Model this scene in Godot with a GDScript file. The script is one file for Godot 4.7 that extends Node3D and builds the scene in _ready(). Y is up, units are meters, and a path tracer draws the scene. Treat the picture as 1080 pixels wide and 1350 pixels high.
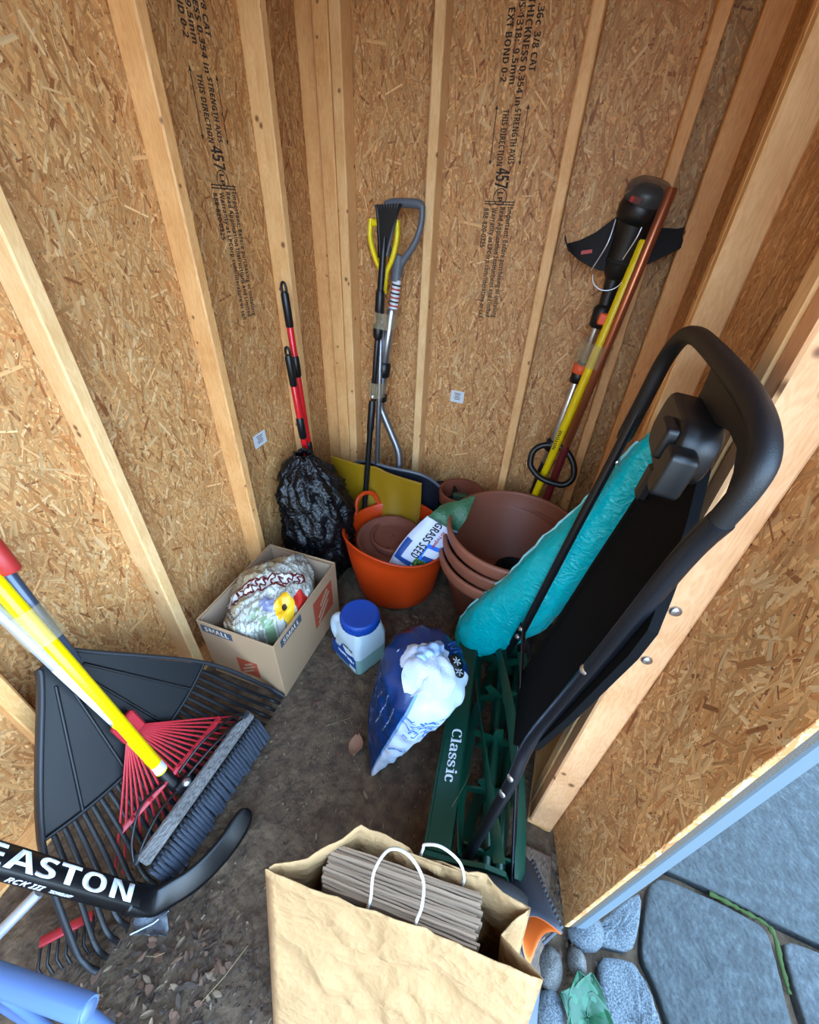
extends Node3D

var taken := {}
var rng := RandomNumberGenerator.new()
var tex := {}
var M := {}

const EXPOSURE := 14.5

func _ready():
	# camera
	var cam := Camera3D.new()
	cam.name = "camera"
	cam.fov = rad_to_deg(2.0 * atan(675.0 / 541.0))
	cam.position = Vector3(0, 1.43, 0)
	cam.rotation = Vector3(-0.629, 0.342, 0.05)
	cam.near = 0.02
	cam.current = true
	add_child(cam)
	# daylight from an open, hazy blue sky; the sun is behind the shed
	var sky := ProceduralSkyMaterial.new()
	sky.sky_top_color = Color(0.60, 0.76, 0.93)
	sky.sky_horizon_color = Color(0.86, 0.94, 1.0)
	sky.ground_bottom_color = Color(0.36, 0.38, 0.40)
	sky.ground_horizon_color = Color(0.70, 0.78, 0.86)
	sky.sky_energy_multiplier = 1.0
	var s := Sky.new()
	s.sky_material = sky
	var env := Environment.new()
	env.background_mode = Environment.BG_SKY
	env.sky = s
	env.background_energy_multiplier = 1.0
	env.tonemap_mode = Environment.TONE_MAPPER_LINEAR
	env.tonemap_exposure = EXPOSURE
	env.sdfgi_enabled = true
	env.ssao_enabled = true
	env.ssil_enabled = true
	var we := WorldEnvironment.new()
	we.name = "daylight"
	we.environment = env
	add_child(we)

	make_materials()
	build_room()
	build_ground()
	build_outside()
	build_things()

# ---------------------------------------------------------------- mesh builder
class B:
	var st := SurfaceTool.new()
	var o := Vector3.ZERO

	func _init(origin: Vector3 = Vector3.ZERO):
		st.begin(Mesh.PRIMITIVE_TRIANGLES)
		st.set_smooth_group(0)
		o = origin

	func tri(a: Vector3, b: Vector3, c: Vector3, ua: Vector2, ub: Vector2, uc: Vector2):
		st.set_uv(ua)
		st.add_vertex(a - o)
		st.set_uv(ub)
		st.add_vertex(b - o)
		st.set_uv(uc)
		st.add_vertex(c - o)

	func quad(a: Vector3, b: Vector3, c: Vector3, d: Vector3, ua: Vector2, ub: Vector2, uc: Vector2, ud: Vector2):
		tri(a, b, c, ua, ub, uc)
		tri(a, c, d, ua, uc, ud)

	func flat():
		st.set_smooth_group(-1)

	func smooth(n: int = 0):
		st.set_smooth_group(n)

	# rows of points; uv in metres along the surface
	func grid(rows: Array, closed := false, flip := false, uv0 := Vector2.ZERO, unit := false):
		var n: int = rows[0].size()
		var m: int = n if closed else n - 1
		var us := PackedFloat32Array()
		us.resize(n + 1)
		var mid: PackedVector3Array = rows[rows.size() / 2]
		for j in n:
			us[j + 1] = us[j] + maxf(mid[j].distance_to(mid[(j + 1) % n]), 1e-5)
		var v := 0.0
		var total := 0.0
		for i in rows.size() - 1:
			total += rows[i][0].distance_to(rows[i + 1][0])
		for i in rows.size() - 1:
			var a: PackedVector3Array = rows[i]
			var c: PackedVector3Array = rows[i + 1]
			var v2: float = v + a[0].distance_to(c[0])
			for j in m:
				var k: int = (j + 1) % n
				var u1 := us[j]
				var u2 := us[j + 1]
				var p1 := Vector2(u1, v) + uv0
				var p2 := Vector2(u2, v) + uv0
				var p3 := Vector2(u2, v2) + uv0
				var p4 := Vector2(u1, v2) + uv0
				if unit:
					var w := float(m)
					var h := float(rows.size() - 1)
					p1 = Vector2(j / w, i / h)
					p2 = Vector2((j + 1) / w, i / h)
					p3 = Vector2((j + 1) / w, (i + 1) / h)
					p4 = Vector2(j / w, (i + 1) / h)
				if flip:
					quad(a[j], c[j], c[k], a[k], p1, p4, p3, p2)
				else:
					quad(a[j], a[k], c[k], c[j], p1, p2, p3, p4)
			v = v2

	func fan(ring: PackedVector3Array, flip := false):
		var c := Vector3.ZERO
		for p in ring:
			c += p
		c /= ring.size()
		for j in ring.size():
			var a := ring[j]
			var b := ring[(j + 1) % ring.size()]
			var ua := Vector2((a - c).x + (a - c).y, (a - c).z)
			var ub := Vector2((b - c).x + (b - c).y, (b - c).z)
			if flip:
				tri(c, b, a, Vector2.ZERO, ub, ua)
			else:
				tri(c, a, b, Vector2.ZERO, ua, ub)

	# section swept along a path; up = reference for the section's y (zero: carried along)
	func sweep(path: PackedVector3Array, section: PackedVector2Array, sizes: PackedFloat32Array = PackedFloat32Array(), up: Vector3 = Vector3.ZERO, caps := true, open := false):
		var rows := []
		var n := path.size()
		var y := up
		for i in n:
			var t: Vector3 = (path[mini(i + 1, n - 1)] - path[maxi(i - 1, 0)]).normalized()
			if y.length() < 0.01:
				y = Vector3.UP if absf(t.y) < 0.9 else Vector3.RIGHT
			if up.length() > 0.01:
				y = up
			y = (y - t * y.dot(t)).normalized()
			var x := t.cross(y)
			var s := sizes[i] if sizes.size() == n else (sizes[0] if sizes.size() == 1 else 1.0)
			var ring := PackedVector3Array()
			for q in section:
				ring.append(path[i] + (x * q.x + y * q.y) * s)
			rows.append(ring)
		grid(rows, not open)
		if caps and not open:
			smooth(1)
			fan(rows[0], true)
			smooth(2)
			fan(rows[n - 1])
			smooth(0)

	func tube(path: PackedVector3Array, r: float, sides := 10, caps := true, radii: PackedFloat32Array = PackedFloat32Array()):
		var c := PackedVector2Array()
		for k in sides:
			c.append(Vector2(cos(TAU * k / sides), sin(TAU * k / sides)))
		sweep(path, c, radii if radii.size() else PackedFloat32Array([r]), Vector3.ZERO, caps)

	func rod(a: Vector3, b: Vector3, r: float, sides := 12):
		var d := (b - a).normalized()
		var e := minf(r * 0.25, a.distance_to(b) * 0.3)
		tube(PackedVector3Array([a, a + d * e, b - d * e, b]), r, sides, true, PackedFloat32Array([r * 0.82, r, r, r * 0.82]))

	# profile of (radius, height) turned about axis xf.y
	func lathe(profile: PackedVector2Array, xf: Transform3D, segs := 32, wob = null):
		var rows := []
		for q in profile:
			var ring := PackedVector3Array()
			for k in segs:
				var a := TAU * k / segs
				var r := q.x
				if wob != null:
					r *= wob.call(a, q.y)
				ring.append(xf * Vector3(cos(a) * r, q.y, sin(a) * r))
			rows.append(ring)
		grid(rows, true)

	func box(xf: Transform3D, s: Vector3, b := 0.002, uv0 := Vector2.ZERO):
		flat()
		var h := s * 0.5
		b = minf(b, minf(h.x, minf(h.y, h.z)) * 0.5)
		var P := {}
		for sx in [-1, 1]:
			for sy in [-1, 1]:
				for sz in [-1, 1]:
					var k := Vector3(sx, sy, sz)
					P[[k, 0]] = Vector3(sx * h.x, sy * (h.y - b), sz * (h.z - b))
					P[[k, 1]] = Vector3(sx * (h.x - b), sy * h.y, sz * (h.z - b))
					P[[k, 2]] = Vector3(sx * (h.x - b), sy * (h.y - b), sz * h.z)
		for ax in 3:
			var e1 := (ax + 1) % 3
			var e2 := (ax + 2) % 3
			for s1 in [-1, 1]:
				var ks := []
				for c in [[-1, -1], [1, -1], [1, 1], [-1, 1]]:
					var k := Vector3.ZERO
					k[ax] = s1
					k[e1] = c[0]
					k[e2] = c[1]
					ks.append(P[[k, ax]])
				_poly(ks, xf, uv0)
			for s1 in [-1, 1]:
				for s2 in [-1, 1]:
					var a := Vector3.ZERO
					a[e1] = s1
					a[e2] = s2
					a[ax] = -1
					var b2 := a
					b2[ax] = 1
					_poly([P[[a, e1]], P[[b2, e1]], P[[b2, e2]], P[[a, e2]]], xf, uv0)
		for sx in [-1, 1]:
			for sy in [-1, 1]:
				for sz in [-1, 1]:
					var k := Vector3(sx, sy, sz)
					_poly([P[[k, 0]], P[[k, 1]], P[[k, 2]]], xf, uv0)
		smooth()

	# a convex face of a shape round the origin of xf, wound to face outwards
	func _poly(ps: Array, xf: Transform3D, uv0: Vector2):
		var n: Vector3 = (ps[1] - ps[0]).cross(ps[2] - ps[0])
		var mid := Vector3.ZERO
		for p in ps:
			mid += p
		if n.dot(mid) > 0:
			ps.reverse()
		var ab := n.abs()
		var uvs := []
		for p in ps:
			if ab.y >= ab.x and ab.y >= ab.z:
				uvs.append(Vector2(p.x, p.z) + uv0)
			elif ab.x >= ab.z:
				uvs.append(Vector2(p.z + 0.11, p.y) + uv0)
			else:
				uvs.append(Vector2(p.x, p.y) + uv0)
		for i in ps.size() - 2:
			tri(xf * ps[0], xf * ps[i + 1], xf * ps[i + 2], uvs[0], uvs[i + 1], uvs[i + 2])

	# 2D outline in the plane of xf (x, y), thick along z, centred
	func plate(outline: PackedVector2Array, xf: Transform3D, depth: float):
		flat()
		var idx := Geometry2D.triangulate_polygon(outline)
		var cw := Geometry2D.is_polygon_clockwise(outline)
		var h := depth * 0.5
		for i in range(0, idx.size(), 3):
			var a := outline[idx[i]]
			var b := outline[idx[i + 1]]
			var c := outline[idx[i + 2]]
			if (b - a).cross(c - a) > 0:
				var t := b
				b = c
				c = t
			tri(xf * Vector3(a.x, a.y, h), xf * Vector3(b.x, b.y, h), xf * Vector3(c.x, c.y, h), a, b, c)
			tri(xf * Vector3(a.x, a.y, -h), xf * Vector3(c.x, c.y, -h), xf * Vector3(b.x, b.y, -h), a, c, b)
		var n := outline.size()
		var run := 0.0
		for i in n:
			var a := outline[i]
			var b := outline[(i + 1) % n]
			var l := a.distance_to(b)
			var p := [xf * Vector3(a.x, a.y, h), xf * Vector3(b.x, b.y, h), xf * Vector3(b.x, b.y, -h), xf * Vector3(a.x, a.y, -h)]
			var u := [Vector2(run, 0), Vector2(run + l, 0), Vector2(run + l, depth), Vector2(run, depth)]
			if cw:
				quad(p[0], p[3], p[2], p[1], u[0], u[3], u[2], u[1])
			else:
				quad(p[0], p[1], p[2], p[3], u[0], u[1], u[2], u[3])
			run += l
		smooth()

	# a sheet of points given thickness
	func slab(rows: Array, thick: float, unit := false):
		var nr := rows.size()
		var nc: int = rows[0].size()
		var back := []
		for i in nr:
			var line := PackedVector3Array()
			for j in nc:
				var du: Vector3 = rows[i][mini(j + 1, nc - 1)] - rows[i][maxi(j - 1, 0)]
				var dv: Vector3 = rows[mini(i + 1, nr - 1)][j] - rows[maxi(i - 1, 0)][j]
				line.append(rows[i][j] + du.cross(dv).normalized() * thick)
			back.append(line)
		smooth(0)
		grid(rows, false, false, Vector2.ZERO, unit)
		smooth(1)
		grid(back, false, true, Vector2.ZERO, unit)
		flat()
		for j in nc - 1:
			quad(rows[0][j], back[0][j], back[0][j + 1], rows[0][j + 1], Vector2(0, 0), Vector2(0, 0.001), Vector2(0.01, 0.001), Vector2(0.01, 0))
			quad(rows[nr - 1][j], rows[nr - 1][j + 1], back[nr - 1][j + 1], back[nr - 1][j], Vector2(0, 1), Vector2(0, 0.999), Vector2(0.01, 0.999), Vector2(0.01, 1))
		for i in nr - 1:
			quad(rows[i][0], rows[i + 1][0], back[i + 1][0], back[i][0], Vector2(0, 0), Vector2(0, 0.001), Vector2(0.01, 0.001), Vector2(0.01, 0))
			quad(rows[i][nc - 1], back[i][nc - 1], back[i + 1][nc - 1], rows[i + 1][nc - 1], Vector2(0, 0), Vector2(0, 0.001), Vector2(0.01, 0.001), Vector2(0.01, 0))
		smooth(0)

	func done(m: Material) -> ArrayMesh:
		st.generate_normals()
		var a := st.commit()
		a.surface_set_material(0, m)
		return a

# ---------------------------------------------------------------- naming
func numbered(called: String) -> String:
	var k: int = taken.get(called, 0)
	taken[called] = k + 1
	return called if k == 0 else "%s_%03d" % [called, k]

func tag(o: Node, label := "", category := "", group := "", kind := ""):
	if label:
		o.set_meta("label", label)
	if category:
		o.set_meta("category", category)
	if group:
		o.set_meta("group", group)
	if kind:
		o.set_meta("kind", kind)

func thing(called: String, label: String, category: String, at := Vector3.ZERO, group := "") -> Node3D:
	var o := Node3D.new()
	o.name = numbered(called)
	add_child(o)
	o.position = at
	tag(o, label, category, group)
	return o

func origin_of(n: Node) -> Vector3:
	var p := Vector3.ZERO
	while n is Node3D and n != self:
		p += n.position
		n = n.get_parent()
	return p

# a builder whose coordinates are the room's, for a mesh under parent
func nb(parent: Node = null) -> B:
	return B.new(origin_of(parent) if parent else Vector3.ZERO)

func put(called: String, b: B, m: Material, parent: Node = null, label := "") -> MeshInstance3D:
	var o := MeshInstance3D.new()
	o.mesh = b.done(m)
	o.name = called if parent else numbered(called)
	(parent if parent else self).add_child(o, true)
	if label:
		o.set_meta("label", label)
	return o

func struct(called: String, b: B, m: Material) -> MeshInstance3D:
	var o := put(called, b, m)
	o.name = called
	o.set_meta("kind", "structure")
	return o

# ---------------------------------------------------------------- small geometry helpers
func V(x: float, y: float, z: float) -> Vector3:
	return Vector3(x, y, z)

func pv(a: Array) -> PackedVector3Array:
	return PackedVector3Array(a)

func at(p: Vector3, b: Basis = Basis.IDENTITY) -> Transform3D:
	return Transform3D(b, p)

# basis whose y runs along d, x as near to hint as may be
func along(d: Vector3, hint := Vector3.RIGHT) -> Basis:
	var y := d.normalized()
	var x := (hint - y * hint.dot(y))
	if x.length() < 0.01:
		x = Vector3.FORWARD - y * Vector3.FORWARD.dot(y)
	x = x.normalized()
	return Basis(x, y, x.cross(y))

# smooth path through points
func curve(p: Array, per := 6) -> PackedVector3Array:
	var out := PackedVector3Array()
	for i in p.size() - 1:
		var a: Vector3 = p[maxi(i - 1, 0)]
		var b: Vector3 = p[i]
		var c: Vector3 = p[i + 1]
		var d: Vector3 = p[mini(i + 2, p.size() - 1)]
		for k in per:
			out.append(b.cubic_interpolate(c, a, d, float(k) / per))
	out.append(p[p.size() - 1])
	return out

# straight legs with rounded corners of radius r
func bent(p: Array, r: float, per := 5) -> PackedVector3Array:
	var out := PackedVector3Array([p[0]])
	for i in range(1, p.size() - 1):
		var a: Vector3 = p[i]
		var d1: Vector3 = (p[i - 1] - a)
		var d2: Vector3 = (p[i + 1] - a)
		var rr := minf(r, minf(d1.length(), d2.length()) * 0.49)
		var s := a + d1.normalized() * rr
		var e := a + d2.normalized() * rr
		for k in per + 1:
			var t := float(k) / per
			out.append(s.lerp(a, t).lerp(a.lerp(e, t), t))
	out.append(p[p.size() - 1])
	return out

func ring2(rx: float, ry: float, n := 12) -> PackedVector2Array:
	var c := PackedVector2Array()
	for k in n:
		c.append(Vector2(cos(TAU * k / n) * rx, sin(TAU * k / n) * ry))
	return c

func rect2(w: float, h: float, b := 0.003) -> PackedVector2Array:
	var x := w / 2
	var y := h / 2
	return PackedVector2Array([Vector2(x, -y + b), Vector2(x, y - b), Vector2(x - b, y), Vector2(-x + b, y), Vector2(-x, y - b), Vector2(-x, -y + b), Vector2(-x + b, -y), Vector2(x - b, -y)])

func v2(a: Array) -> PackedVector2Array:
	var o := PackedVector2Array()
	for i in range(0, a.size(), 2):
		o.append(Vector2(a[i], a[i + 1]))
	return o

# lettering as thin raised print from xf.origin: x along the line, y up the letters, z out of the surface;
# height is that of a capital; long (if given) is the length of the line
func letters(txt: String, height: float, long: float, xf: Transform3D, m: Material, parent: Node, wrap = null, face := "Droid Sans", bold := true, called := "lettering"):
	var f := SystemFont.new()
	f.font_names = PackedStringArray([face])
	f.font_weight = 700 if bold else 400
	var t := TextMesh.new()
	t.font = f
	t.font_size = 32
	t.pixel_size = 1.0
	t.depth = 1.0
	t.curve_step = 2.0
	t.text = "H"
	var cap := t.get_aabb()
	t.text = txt
	var box := t.get_aabb()
	var ky := height / cap.size.y
	var kx := long / box.size.x if long > 0 else ky
	var src := t.get_mesh_arrays()
	var vs: PackedVector3Array = src[Mesh.ARRAY_VERTEX]
	var org := origin_of(parent)
	for i in vs.size():
		var p := V((vs[i].x - box.position.x) * kx, (vs[i].y - cap.position.y) * ky, 0.0004 if vs[i].z > 0 else -0.0004)
		if wrap != null:
			vs[i] = wrap.call(p) - org
		else:
			vs[i] = xf * p - org
	var cl := []
	cl.resize(Mesh.ARRAY_MAX)
	cl[Mesh.ARRAY_VERTEX] = vs
	cl[Mesh.ARRAY_TEX_UV] = src[Mesh.ARRAY_TEX_UV]
	cl[Mesh.ARRAY_INDEX] = src[Mesh.ARRAY_INDEX]
	var am := ArrayMesh.new()
	am.add_surface_from_arrays(Mesh.PRIMITIVE_TRIANGLES, cl)
	var st := SurfaceTool.new()
	st.create_from(am, 0)
	st.deindex()
	st.generate_normals()
	var o := MeshInstance3D.new()
	o.mesh = st.commit()
	o.mesh.surface_set_material(0, m)
	o.name = called
	parent.add_child(o, true)
	return o

# ---------------------------------------------------------------- materials
func col(r: int, g: int, b: int) -> Color:
	return Color(r / 255.0, g / 255.0, b / 255.0)

func mat(c: Color, rough := 0.6, metal := 0.0, normal: Texture2D = null, depth := 1.0, tri := 0.0) -> StandardMaterial3D:
	var m := StandardMaterial3D.new()
	m.albedo_color = c
	m.roughness = rough
	m.metallic = metal
	if normal:
		m.normal_enabled = true
		m.normal_texture = normal
		m.normal_scale = depth
	if tri > 0.0:
		m.uv1_triplanar = true
		m.uv1_scale = Vector3.ONE * tri
	return m

func noise_tex(size: int, freq: float, normal: bool, strength := 4.0, type := FastNoiseLite.TYPE_SIMPLEX_SMOOTH, oct := 4, ramp: Gradient = null, seed_ := 1, ridged := false) -> NoiseTexture2D:
	var n := FastNoiseLite.new()
	n.noise_type = type
	n.frequency = freq
	n.fractal_octaves = oct
	n.fractal_type = FastNoiseLite.FRACTAL_RIDGED if ridged else FastNoiseLite.FRACTAL_FBM
	n.seed = seed_
	var t := NoiseTexture2D.new()
	t.width = size
	t.height = size
	t.seamless = true
	t.as_normal_map = normal
	t.bump_strength = strength
	if ramp:
		t.color_ramp = ramp
	t.noise = n
	return t

func ramp(cs: Array, at_: Array) -> Gradient:
	var g := Gradient.new()
	g.offsets = PackedFloat32Array(at_)
	g.colors = PackedColorArray(cs)
	return g

# oriented strand board: thousands of wood strands laid one over another
func strand_board(seed_: int, size := 1024) -> Array:
	rng.seed = seed_
	var im := Image.create(size, size, false, Image.FORMAT_RGB8)
	im.fill(col(184, 142, 88))
	var hm := Image.create(size, size, false, Image.FORMAT_RGB8)
	hm.fill(Color(0.4, 0.4, 0.4))
	var pal := [col(222, 178, 124), col(214, 168, 112), col(226, 186, 132), col(200, 150, 96), col(236, 200, 150), col(212, 162, 106), col(194, 136, 82), col(218, 174, 120), col(244, 216, 172), col(200, 146, 92)]
	for i in 10500:
		var big := i < 3000
		var l := rng.randf_range(70, 150) if big else rng.randf_range(20, 95)
		var w := rng.randf_range(9, 30) if big else rng.randf_range(1.5, 11)
		var a := rng.randfn(0.0, 0.45) if rng.randf() < 0.75 else rng.randf_range(-1.5, 1.5)
		var cx := rng.randf() * size
		var cy := rng.randf() * size
		var c: Color = (pal[rng.randi() % pal.size()] as Color).lerp(col(216, 170, 116), 0.3 if big else 0.1)
		c = c * rng.randf_range(0.9, 1.05)
		if not big and rng.randf() < 0.04:
			c = col(156, 102, 60)
		var hgt := rng.randf_range(0.3, 0.75)
		var ca := cos(a)
		var sa := sin(a)
		var skew := rng.randf_range(-0.5, 0.5)
		var parts := clampi(int(w / 4.0), 1, 5)
		# corner points of the strand, length runs up the sheet when a = 0
		for s in parts:
			var x0 := -w / 2 + w * s / parts
			var x1 := -w / 2 + w * (s + 1) / parts
			var t := rng.randf_range(0.93, 1.07)
			if s == 0 or s == parts - 1:
				t *= 0.9
			var cc := c * t
			var q := [Vector2(x0, -l / 2 + x0 * skew), Vector2(x1, -l / 2 + x1 * skew), Vector2(x1, l / 2 - x1 * skew), Vector2(x0, l / 2 - x0 * skew)]
			var lo := 1e9
			var hi := -1e9
			for k in 4:
				q[k] = Vector2(cx + q[k].x * ca - q[k].y * sa, cy + q[k].x * sa + q[k].y * ca)
				lo = minf(lo, q[k].y)
				hi = maxf(hi, q[k].y)
			for yy in range(int(ceil(lo)), int(floor(hi)) + 1):
				var xa := 1e9
				var xb := -1e9
				for k in 4:
					var p: Vector2 = q[k]
					var r: Vector2 = q[(k + 1) % 4]
					if (p.y <= yy) != (r.y <= yy):
						var xx := p.x + (r.x - p.x) * (yy - p.y) / (r.y - p.y)
						xa = minf(xa, xx)
						xb = maxf(xb, xx)
				if xb < xa:
					continue
				var y := posmod(yy, size)
				var ix := int(round(xa))
				var n := maxi(1, int(round(xb)) - ix)
				var x := posmod(ix, size)
				var hc := Color(hgt, hgt, hgt)
				im.fill_rect(Rect2i(x, y, n, 1), cc)
				hm.fill_rect(Rect2i(x, y, n, 1), hc)
				if x + n > size:
					im.fill_rect(Rect2i(0, y, x + n - size, 1), cc)
					hm.fill_rect(Rect2i(0, y, x + n - size, 1), hc)
	for i in 900:
		var p := Vector2i(rng.randi() % (size - 6), rng.randi() % (size - 6))
		im.fill_rect(Rect2i(p, Vector2i(rng.randi_range(1, 4), rng.randi_range(1, 4))), col(96, 62, 36))
	hm.convert(Image.FORMAT_RGBA8)
	hm.bump_map_to_normal_map(2.2)
	return [ImageTexture.create_from_image(im), ImageTexture.create_from_image(hm)]

# sawn softwood, grain along v; 0.25 m by 1 m
func softwood(seed_: int, light: Color, dark: Color, knots: int) -> ImageTexture:
	rng.seed = seed_
	var w := 192
	var h := 768
	var n := FastNoiseLite.new()
	n.seed = seed_
	n.frequency = 0.03
	var f := FastNoiseLite.new()
	f.seed = seed_ + 7
	f.frequency = 0.09
	var ks := []
	for i in knots:
		ks.append([rng.randf() * w, rng.randf() * h, rng.randf_range(3, 7)])
	var data := PackedByteArray()
	data.resize(w * h * 3)
	var kc := col(104, 64, 34)
	for y in h:
		var wy := absf(float(y) / h * 2 - 1)
		for x in w:
			var u := float(x)
			var d := 0.0
			for k in ks:
				var dx: float = x - k[0]
				var dy: float = (y - k[1]) * 0.35
				var q: float = (dx * dx + dy * dy) / (k[2] * k[2])
				if q < 20.0:
					u += dx * 1.6 / (1.0 + q)
					var e: float = dx * dx + (y - k[1]) * (y - k[1]) * 0.8
					d = maxf(d, clampf(1.5 - sqrt(e) / k[2] * 1.3, 0.0, 1.0))
			var g := n.get_noise_2d(u * 1.0, wy * 60.0) * 22.0
			var s := 0.5 + 0.5 * sin(u * 0.42 + g)
			var fine := f.get_noise_2d(u * 9.0, wy * 40.0)
			var t := clampf(0.34 * s + 0.22 * fine + 0.22 + 0.5 * n.get_noise_2d(u * 0.3 + 900, wy * 90.0), 0.0, 1.0)
			var c := light.lerp(dark, t).lerp(kc, d * 0.85)
			var o := (y * w + x) * 3
			data[o] = c.r8
			data[o + 1] = c.g8
			data[o + 2] = c.b8
	return ImageTexture.create_from_image(Image.create_from_data(w, h, false, Image.FORMAT_RGB8, data))

func make_materials():
	var o := strand_board(11)
	for k in 3:
		var m := mat(col(255, 236, 212), 0.62, 0.0, o[1], 0.8)
		m.albedo_texture = o[0]
		m.uv1_scale = Vector3(1.25, 1.25, 1)
		m.uv1_offset = Vector3(0.31 * k, 0.57 * k, 0)
		M["board%d" % k] = m
	var ws := [softwood(3, col(238, 200, 144), col(212, 162, 102), 9), softwood(8, col(234, 190, 130), col(204, 148, 88), 7), softwood(21, col(240, 210, 160), col(214, 172, 116), 4)]
	for k in 3:
		var m := mat(col(255, 240, 226), 0.62)
		m.albedo_texture = ws[k]
		m.uv1_scale = Vector3(4, 1, 1)
		M["wood%d" % k] = m
	tex.crinkle = noise_tex(512, 0.012, true, 14.0, FastNoiseLite.TYPE_SIMPLEX_SMOOTH, 5, null, 5, true)
	tex.rough = noise_tex(512, 0.06, true, 5.0, FastNoiseLite.TYPE_SIMPLEX_SMOOTH, 4, null, 9)
	tex.fine = noise_tex(256, 0.2, true, 3.0, FastNoiseLite.TYPE_SIMPLEX_SMOOTH, 3, null, 4)
	M.dirt = mat(col(235, 222, 210), 0.95, 0.0, tex.rough, 0.8, 1.4)
	M.dirt.albedo_texture = noise_tex(1024, 0.012, false, 1.0, FastNoiseLite.TYPE_SIMPLEX_SMOOTH, 6, ramp([col(74, 60, 48), col(92, 76, 60), col(104, 88, 70), col(122, 104, 84)], [0.1, 0.4, 0.62, 0.95]), 31)
	M.ink = mat(col(46, 36, 30), 0.8)
	M.black = mat(col(12, 13, 15), 0.42)
	M.matt_black = mat(col(12, 12, 14), 0.75, 0.0, tex.fine, 0.4, 12.0)
	M.steel = mat(col(196, 198, 202), 0.28, 0.95)
	M.chrome = mat(col(214, 216, 220), 0.18, 1.0)
	M.white = mat(col(208, 212, 216), 0.5)
	M.tape = mat(Color(0.80, 0.72, 0.56, 0.30), 0.3)
	M.tape.transparency = BaseMaterial3D.TRANSPARENCY_ALPHA
	M.white_ink = mat(col(226, 232, 238), 0.55)
	M.post = mat(Color.WHITE, 0.6)
	M.post.albedo_texture = softwood(33, col(238, 184, 134), col(212, 146, 94), 10)
	M.post.uv1_scale = Vector3(4, 1, 1)
	M.aged = mat(col(78, 68, 58), 0.8, 0.0, tex.fine, 0.6, 6.0)
	M.sill = mat(Color.WHITE, 0.85, 0.0, tex.fine, 0.5)
	M.sill.albedo_texture = softwood(44, col(132, 110, 92), col(94, 76, 64), 3)
	M.sill.uv1_scale = Vector3(4, 1, 1)
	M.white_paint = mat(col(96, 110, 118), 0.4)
	var speck := noise_tex(512, 0.16, false, 1.0, FastNoiseLite.TYPE_SIMPLEX, 4, ramp([col(96, 98, 102), col(160, 162, 166), col(196, 198, 200), col(224, 226, 228)], [0.2, 0.45, 0.6, 0.85]), 12)
	M.granite = mat(col(106, 114, 118), 0.8, 0.0, tex.rough, 0.6, 2.2)
	M.granite.albedo_texture = speck
	M.cobble = mat(col(112, 106, 98), 0.7, 0.0, tex.fine, 0.4, 2.6)
	M.cobble.albedo_texture = speck
	M.slate = mat(col(94, 102, 103), 0.75, 0.0, tex.fine, 0.3, 1.3)
	M.slate.albedo_texture = noise_tex(1024, 0.014, false, 1.0, FastNoiseLite.TYPE_SIMPLEX, 7, ramp([col(66, 68, 68), col(94, 98, 98), col(112, 116, 116), col(156, 158, 154)], [0.2, 0.42, 0.58, 0.85]), 17)
	M.slate.albedo_texture.noise.fractal_gain = 0.85
	M.slate2 = M.slate.duplicate()
	M.slate2.albedo_color = col(116, 122, 124)
	M.moss = mat(col(44, 62, 14), 0.95, 0.0, tex.rough, 2.0, 20.0)
	M.grey_plastic = mat(col(92, 96, 104), 0.42)
	M.navy_plastic = mat(col(26, 30, 40), 0.4)
	M.red_plastic = mat(col(176, 44, 40), 0.5)
	M.red_metal = mat(col(208, 26, 34), 0.26)
	M.dull_steel = mat(col(138, 138, 142), 0.36, 0.85, tex.fine, 0.3, 12.0)
	M.yellow = mat(col(236, 206, 8), 0.36)
	M.yellow_dull = mat(col(146, 108, 4), 0.5)
	M.orange_clip = mat(col(236, 92, 44), 0.5)
	M.smoke_plastic = mat(Color(0.30, 0.30, 0.30, 0.55), 0.3)
	M.smoke_plastic.transparency = BaseMaterial3D.TRANSPARENCY_ALPHA
	M.copper = mat(col(178, 108, 74), 0.3, 0.75)
	M.dark_red = mat(col(96, 26, 30), 0.35)
	M.bag_black = mat(col(4, 5, 8), 0.33, 0.0, tex.crinkle, 1.0, 7.0)
	M.card = mat(col(168, 134, 100), 0.85, 0.0, tex.fine, 0.3, 6.0)
	M.card_inside = mat(col(166, 138, 112), 0.88)
	M.card_blue = mat(col(58, 68, 82), 0.8)
	M.card_pale = mat(col(190, 172, 150), 0.85)
	M.card_orange = mat(col(160, 64, 34), 0.82)
	M.jug_white = mat(col(190, 204, 210), 0.35)
	M.jug_green = mat(col(128, 162, 156), 0.35)
	M.lid_blue = mat(col(12, 62, 146), 0.45)
	M.label_blue = mat(col(10, 62, 130), 0.45)
	M.label_blue2 = mat(col(36, 112, 214), 0.4)
	M.orange = mat(col(196, 58, 6), 0.42)
	M.terracotta = mat(col(138, 72, 48), 0.8, 0.0, tex.fine, 0.6, 6.0)
	M.terracotta2 = mat(col(120, 64, 44), 0.82, 0.0, tex.fine, 0.6, 6.0)
	M.pot = mat(col(142, 84, 62), 0.5, 0.0, tex.fine, 0.2, 6.0)
	M.pot2 = mat(col(130, 76, 56), 0.5, 0.0, tex.fine, 0.2, 6.0)
	M.litter_dark = mat(col(58, 38, 26), 0.9)
	M.pouch_white = mat(col(190, 194, 208), 0.35)
	M.pouch_green = mat(col(56, 100, 66), 0.35, 0.0, tex.crinkle, 0.8, 8.0)
	M.grass_print = mat(Color.WHITE, 0.4)
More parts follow.
